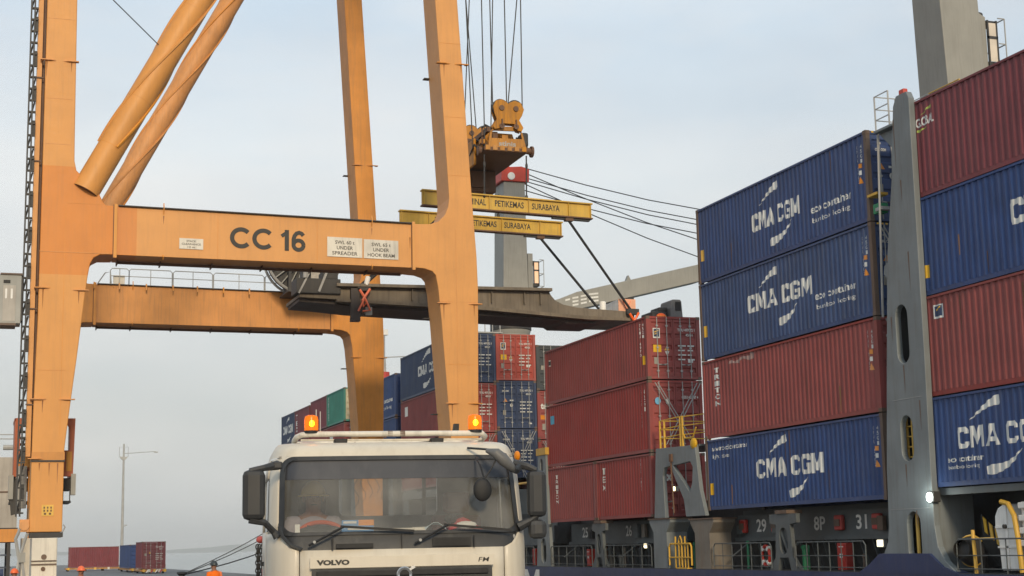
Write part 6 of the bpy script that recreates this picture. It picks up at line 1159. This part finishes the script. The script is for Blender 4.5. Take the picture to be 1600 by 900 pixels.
# ------------------------------------------------------------------ people
def person(label, loc, rz, pose, vest, helmet, shirt, zoff=0):
    p = thing('person', label, 'person', loc, rz, 'dock workers' if pose == 'stand' else None); ORI[p.name] = Vector((0, 0, 0))
    if pose == 'stand':
        J = [(0, 0, .95, .15), (0, .01, 1.15, .15), (0, .0, 1.36, .16), (0, -.01, 1.47, .07), (0, -.03, 1.56, .085), (0, -.03, 1.66, .085),
             (-.18, .01, 1.38, .075), (-.24, .03, 1.12, .05), (-.22, -.06, .88, .04), (.18, .01, 1.38, .075), (.24, .03, 1.12, .05), (.22, -.06, .88, .04),
             (-.10, 0, .85, .10), (-.11, -.01, .48, .065), (-.11, .02, .09, .045), (-.11, -.14, .04, .04), (.10, 0, .85, .10), (.11, -.01, .48, .065), (.11, .02, .09, .045), (.11, -.14, .04, .04)]
    else:
        J = [(0, .18, .56, .16), (0, .2, .80, .15), (0, .17, 1.03, .16), (0, .14, 1.15, .065), (0, .11, 1.24, .085), (0, .10, 1.34, .085),
             (-.19, .14, 1.05, .075), (-.29, -.02, .88, .05), (-.20, -.28, .92, .038), (.19, .14, 1.05, .075), (.27, -.04, .86, .05), (.16, -.30, .94, .038),
             (-.12, .08, .55, .10), (-.14, -.32, .55, .07), (-.14, -.40, .12, .05), (-.14, -.54, .06, .04), (.12, .08, .55, .10), (.14, -.32, .55, .07), (.14, -.40, .12, .05), (.14, -.54, .06, .04)]
    E_ = [(0, 1), (1, 2), (2, 3), (3, 4), (4, 5), (2, 6), (6, 7), (7, 8), (2, 9), (9, 10), (10, 11), (0, 12), (12, 13), (13, 14), (14, 15), (0, 16), (16, 17), (17, 18), (18, 19)]
    def hand(w, el, side):
        d = (Vector(w[:3])-Vector(el[:3])).normalized(); k = len(J); base = [J.index(w)]
        palm = Vector(w[:3])+d*.07; J.append((*palm, .03)); E_.append((base[0], k)); x = Vector((1, 0, 0))
        for i in range(4):
            q_ = palm+d*.05+x*(.027-.018*i); r_ = q_+d*(.035-.006*abs(i-1.3))+Vector((0, -.01, -.02)); n = len(J); J.append((*q_, .010)); J.append((*r_, .008)); E_.append((k, n)); E_.append((n, n+1))
        n = len(J); t_ = Vector(w[:3])+d*.04-x*side*.045; J.append((*t_, .012)); J.append((*(t_+d*.03), .009)); E_.append((base[0], n)); E_.append((n, n+1))
    hand(J[8], J[7], -1); hand(J[11], J[10], 1)
    me = bpy.data.meshes.new('body'); me.from_pydata([Vector(j[:3])+Vector((0, 0, zoff)) for j in J], E_, [])
    o = bpy.data.objects.new('body', me); COL.objects.link(o); o.parent = p
    md = o.modifiers.new('skin', 'SKIN')
    for i, sv in enumerate(me.skin_vertices[0].data): sv.radius = (J[i][3], J[i][3]*(.72 if i in (0, 1, 2) else 1)); sv.use_root = (i == 0)
    md2 = o.modifiers.new('sub', 'SUBSURF'); md2.levels = md2.render_levels = 2
    me.materials.append(M['skin'])
    H_ = Vector(J[5][:3])+Vector((0, 0, zoff)); N_ = Vector(J[2][:3])+Vector((0, 0, zoff)); B0 = Vector(J[0][:3])+Vector((0, 0, zoff))
    b = MB(); b.ell(H_+Vector((0, .0, -.02)), .122, .145, .15, 18, 7, .05, 1); b.lathe([(.12, 0), (.155, -.012), (.15, -.022), (.12, -.02)], H_+Vector((0, -.015, -.005)), n=18); b.build('helmet', helmet, p, smooth=True)
    b = MB(); c = H_+Vector((0, -.10, -.045))
    b.ell(c+Vector((0, -.008, -.02)), .012, .022, .022, 8, 6)
    for sx in (-1, 1): b.ell(H_+Vector((sx*.095, .01, -.05)), .012, .02, .032, 8, 6)
    b.build('nose_and_ears', M['skin'], p); b = MB()
    for sx in (-1, 1): b.ell(c+Vector((sx*.035, .016, .012)), .012, .006, .006, 8, 5)
    b.box(c.x-.028, c.x+.028, c.y+.006, c.y+.012, c.z-.068, c.z-.06); b.build('eyes_and_mouth', M['black'], p)
    def garment(name, rings, mat):
        b = MB(); rows = []
        for (q_, rx, ry) in rings: rows.append([q_+Vector((rx*math.cos(t*math.pi/10), ry*math.sin(t*math.pi/10), 0)) for t in range(21)])
        b.grid(rows); b.build(name, mat, p, smooth=True)
    mid = (B0+N_)/2
    garment('vest', [(B0+Vector((0, 0, -.05)), .205, .15), (B0+Vector((0, 0, .08)), .20, .15), (mid, .205, .155), (N_+Vector((0, 0, -.08)), .225, .165), (N_+Vector((0, 0, .03)), .215, .15), (N_+Vector((0, -.005, .085)), .13, .10), (N_+Vector((0, -.01, .11)), .075, .07)], vest)
    for a in (6, 9):
        P_ = [Vector(J[i][:3])+Vector((0, 0, zoff)) for i in (a, a+1, a+2)]; P_[2] = P_[1]+(P_[2]-P_[1])*.85; b = MB(); b.tube([P_[0]+(N_-P_[0])*.3, P_[0], P_[1], P_[2]], [.085, .092, .07, .055], 12); b.build('sleeve', shirt, p, smooth=True)
    for a in (12, 16):
        P_ = [Vector(J[i][:3])+Vector((0, 0, zoff)) for i in (a, a+1, a+2)]; b = MB(); b.tube([B0+(P_[0]-B0)*.6+Vector((0, 0, .02)), P_[0], P_[1], P_[2]], [.13, .125, .088, .075], 12); b.build('trouser_leg', M['cloth_b'], p, smooth=True)
        q_ = Vector(J[a+3][:3])+Vector((0, 0, zoff)); b = MB(); b.ell(q_+Vector((0, .05, 0)), .055, .15, .045, 12, 6); b.build('boot', M['black'], p)
    return p
person('worker in orange with a dark helmet below the mooring lines', (7.54, 52, 0), R(200), 'stand', M['hivis'], M['helmet_d'], M['hivis'], .02)
person('worker in an orange helmet beside the white bogie of the crane', (3.31, 52, 0), R(20), 'stand', M['hivis'], M['helmet_o'], M['hivis'], -.05)
person('worker in an orange helmet below the equipment house', (1.28, 52, 0), R(150), 'stand', M['hivis'], M['helmet_o'], M['cloth_b'], -.08)
dv = Matrix.Rotation(TRZ, 4, 'Z') @ Vector((-.76, .98, 0)) + Vector((3.76, 14.0, 1.0))
person('driver with a yellow helmet at the wheel behind the windscreen', dv, TRZ, 'sit', M['cloth_v'], M['helmet_y'], M['cloth_v'], .30)

# ------------------------------------------------------------------ far quay: trailers with containers, lamp mast, mooring lines
f1 = container('far red container broadside on a trailer beyond the landside crane leg', M['red_m'], 11.6, 207, .42, L=6.06, H=2.59, rz=R(-90), doors=False)
f2 = container('far blue container between two red ones beyond the landside leg', M['blue_c'], 16.55, 178.5, .42, L=12.19, H=2.62, doors=False)
f3 = container('far red container showing its doors beside the blue one, chevrons below', M['red_m'], 16.5, 165, .46, L=6.06, H=2.78); end_marks(f3, 2)
for lab, x0, x1, y0, y1 in (('low trailer under the far broadside red container', 11.2, 18.2, 204.4, 207.2), ('low trailer under the far blue container', 16.5, 19, 177.5, 191), ('low trailer with red and white chevron tail under the far red doors', 16.4, 19.0, 164.6, 171.5)):
    o = thing('low_trailer', lab, 'trailer', ((x0+x1)/2, y0, 0), 0, 'low trailers far along the quay'); b = MB(); b.box(x0, x1, y0, y1, .22, .40); b.build('bed', M['hb'], o)
    for k in range(4): b = MB(); xx = x0+.3+(x1-x0-.6)*k/3; b.cyl((xx-.1, y0+.4, .11), (xx+.1, y0+.4, .11), .11, 10); b.cyl((xx-.1, y1-.4, .11), (xx+.1, y1-.4, .11), .11, 10); b.build('wheel', M['black'], o)
    for k in range(5): b = MB(); xx = x0+.2+(x1-x0-.5)*k/4; b.box(xx, xx+.25, y0-.06, y0-.003, .16, .44); b.build('stake', M['offwhite'] if k % 2 else M['yellow'], o)
    if 'chevron' in lab:
        for k in range(4): b = MB(); b.prism([(16.9+.45*k, .1), (17.05+.45*k, .1), (17.25+.45*k, .42), (17.10+.45*k, .42)], 'Y', y0-.08, y0-.062); b.build('chevron', M['red'] if k % 2 else M['white'], o)
o = thing('lamp_mast', 'slender grey quay lamp mast with a long side arm, far off', 'lamp mast', (26.4, 300, 0)); b = MB(); b.cyl((26.4, 300, 0), (26.4, 300, 22.4), .32, 10, .16); b.build('pole', M['galv'], o)
b = MB(); b.cyl((26.4, 300, 20.6), (32.3, 300, 21.0), .07, 6); b.build('arm', M['galv'], o); b = MB(); b.box(32.0, 32.7, 299.8, 300.2, 20.75, 20.95); b.build('lamp_head', M['galv'], o)
b = MB(); b.tube([(25.6, 300, 20.0), (25.6, 300, 21.8), (27.2, 300, 21.8), (27.2, 300, 20.0)], .05, 5); b.prism([(25.6, 20.0), (27.2, 20.0), (26.7, 19.4), (26.1, 19.4)], 'Y', 299.8, 300.2); b.build('basket', M['galv'], o); b = MB(); b.bar((26.4, 300, 6.8), (27.2, 300, 7.3), .1); b.bar((26.5, 300, 7.3), (27.3, 300, 7.3), .1); b.build('bracket', M['galv'], o)
b = MB(); b.box(20, 34, 296, 306, -3, 0); tag(b.build('quay_dolphin', M['asphalt']), kind='structure')
o = thing('mooring_bollard', 'dark bollard on the quay holding the ship mooring lines', 'bollard', (14.3, 114.5, 0)); b = MB(); b.lathe([(.35, 0), (.3, .15), (.22, .25), (.22, .45), (.36, .55), (.36, .66), (.2, .72), (0, .72)], (14.3, 114.5, 0.02), n=18); b.build('post', M['dark'], o, smooth=True); b = MB(); b.box(13.8, 14.8, 114, 115, .0, .02); b.build('base', M['dark'], o)
for k, (z, lab) in enumerate(((4.6, 'upper grey mooring line rising from the quay to the ship bow'), (4.05, 'middle grey mooring line rising from the quay to the ship bow'), (2.6, 'lowest and darkest mooring line rising from the quay to the ship bow'))):
    a = Vector((14.3+.1*k, 114.5+.1*k, .5)); c = Vector((26.6, 141.4, z)); b = MB(); b.tube([a+(c-a)*t+Vector((0, 0, -.18*math.sin(math.pi*t))) for t in (0, .2, .4, .6, .8, 1)], .035 if k < 2 else .05, 6); tag(b.build('mooring_line', M['rope_pale'] if k < 2 else M['rope']), lab, 'rope', 'mooring lines')
b = MB(); b.box(26.5, 27.2, 141.0, 142.2, 1.07, 5.2); b.build('fairlead', M['grey'], ship)
o = MB(); o.cyl((-1.5, 58.2, 28.5), (6.6, 60.0, 21.6), .022, 5); tag(o.build('stay_wire', M['rope'], cr_))

# ------------------------------------------------------------------ haze
mt = bpy.data.materials.new('harbour_haze'); mt.use_nodes = True; n = mt.node_tree; n.nodes.clear(); o_ = n.nodes.new('ShaderNodeOutputMaterial'); pv = n.nodes.new('ShaderNodeVolumePrincipled')
pv.inputs['Color'].default_value = (.93, .95, .96, 1); pv.inputs['Density'].default_value = HAZE; pv.inputs['Anisotropy'].default_value = 0.0; n.links.new(pv.outputs[0], o_.inputs['Volume'])
b = MB(); b.box(-9100, 9100, -900, 14100, -4.0, 140); hz = b.build('haze', mt); tag(hz, kind='stuff')
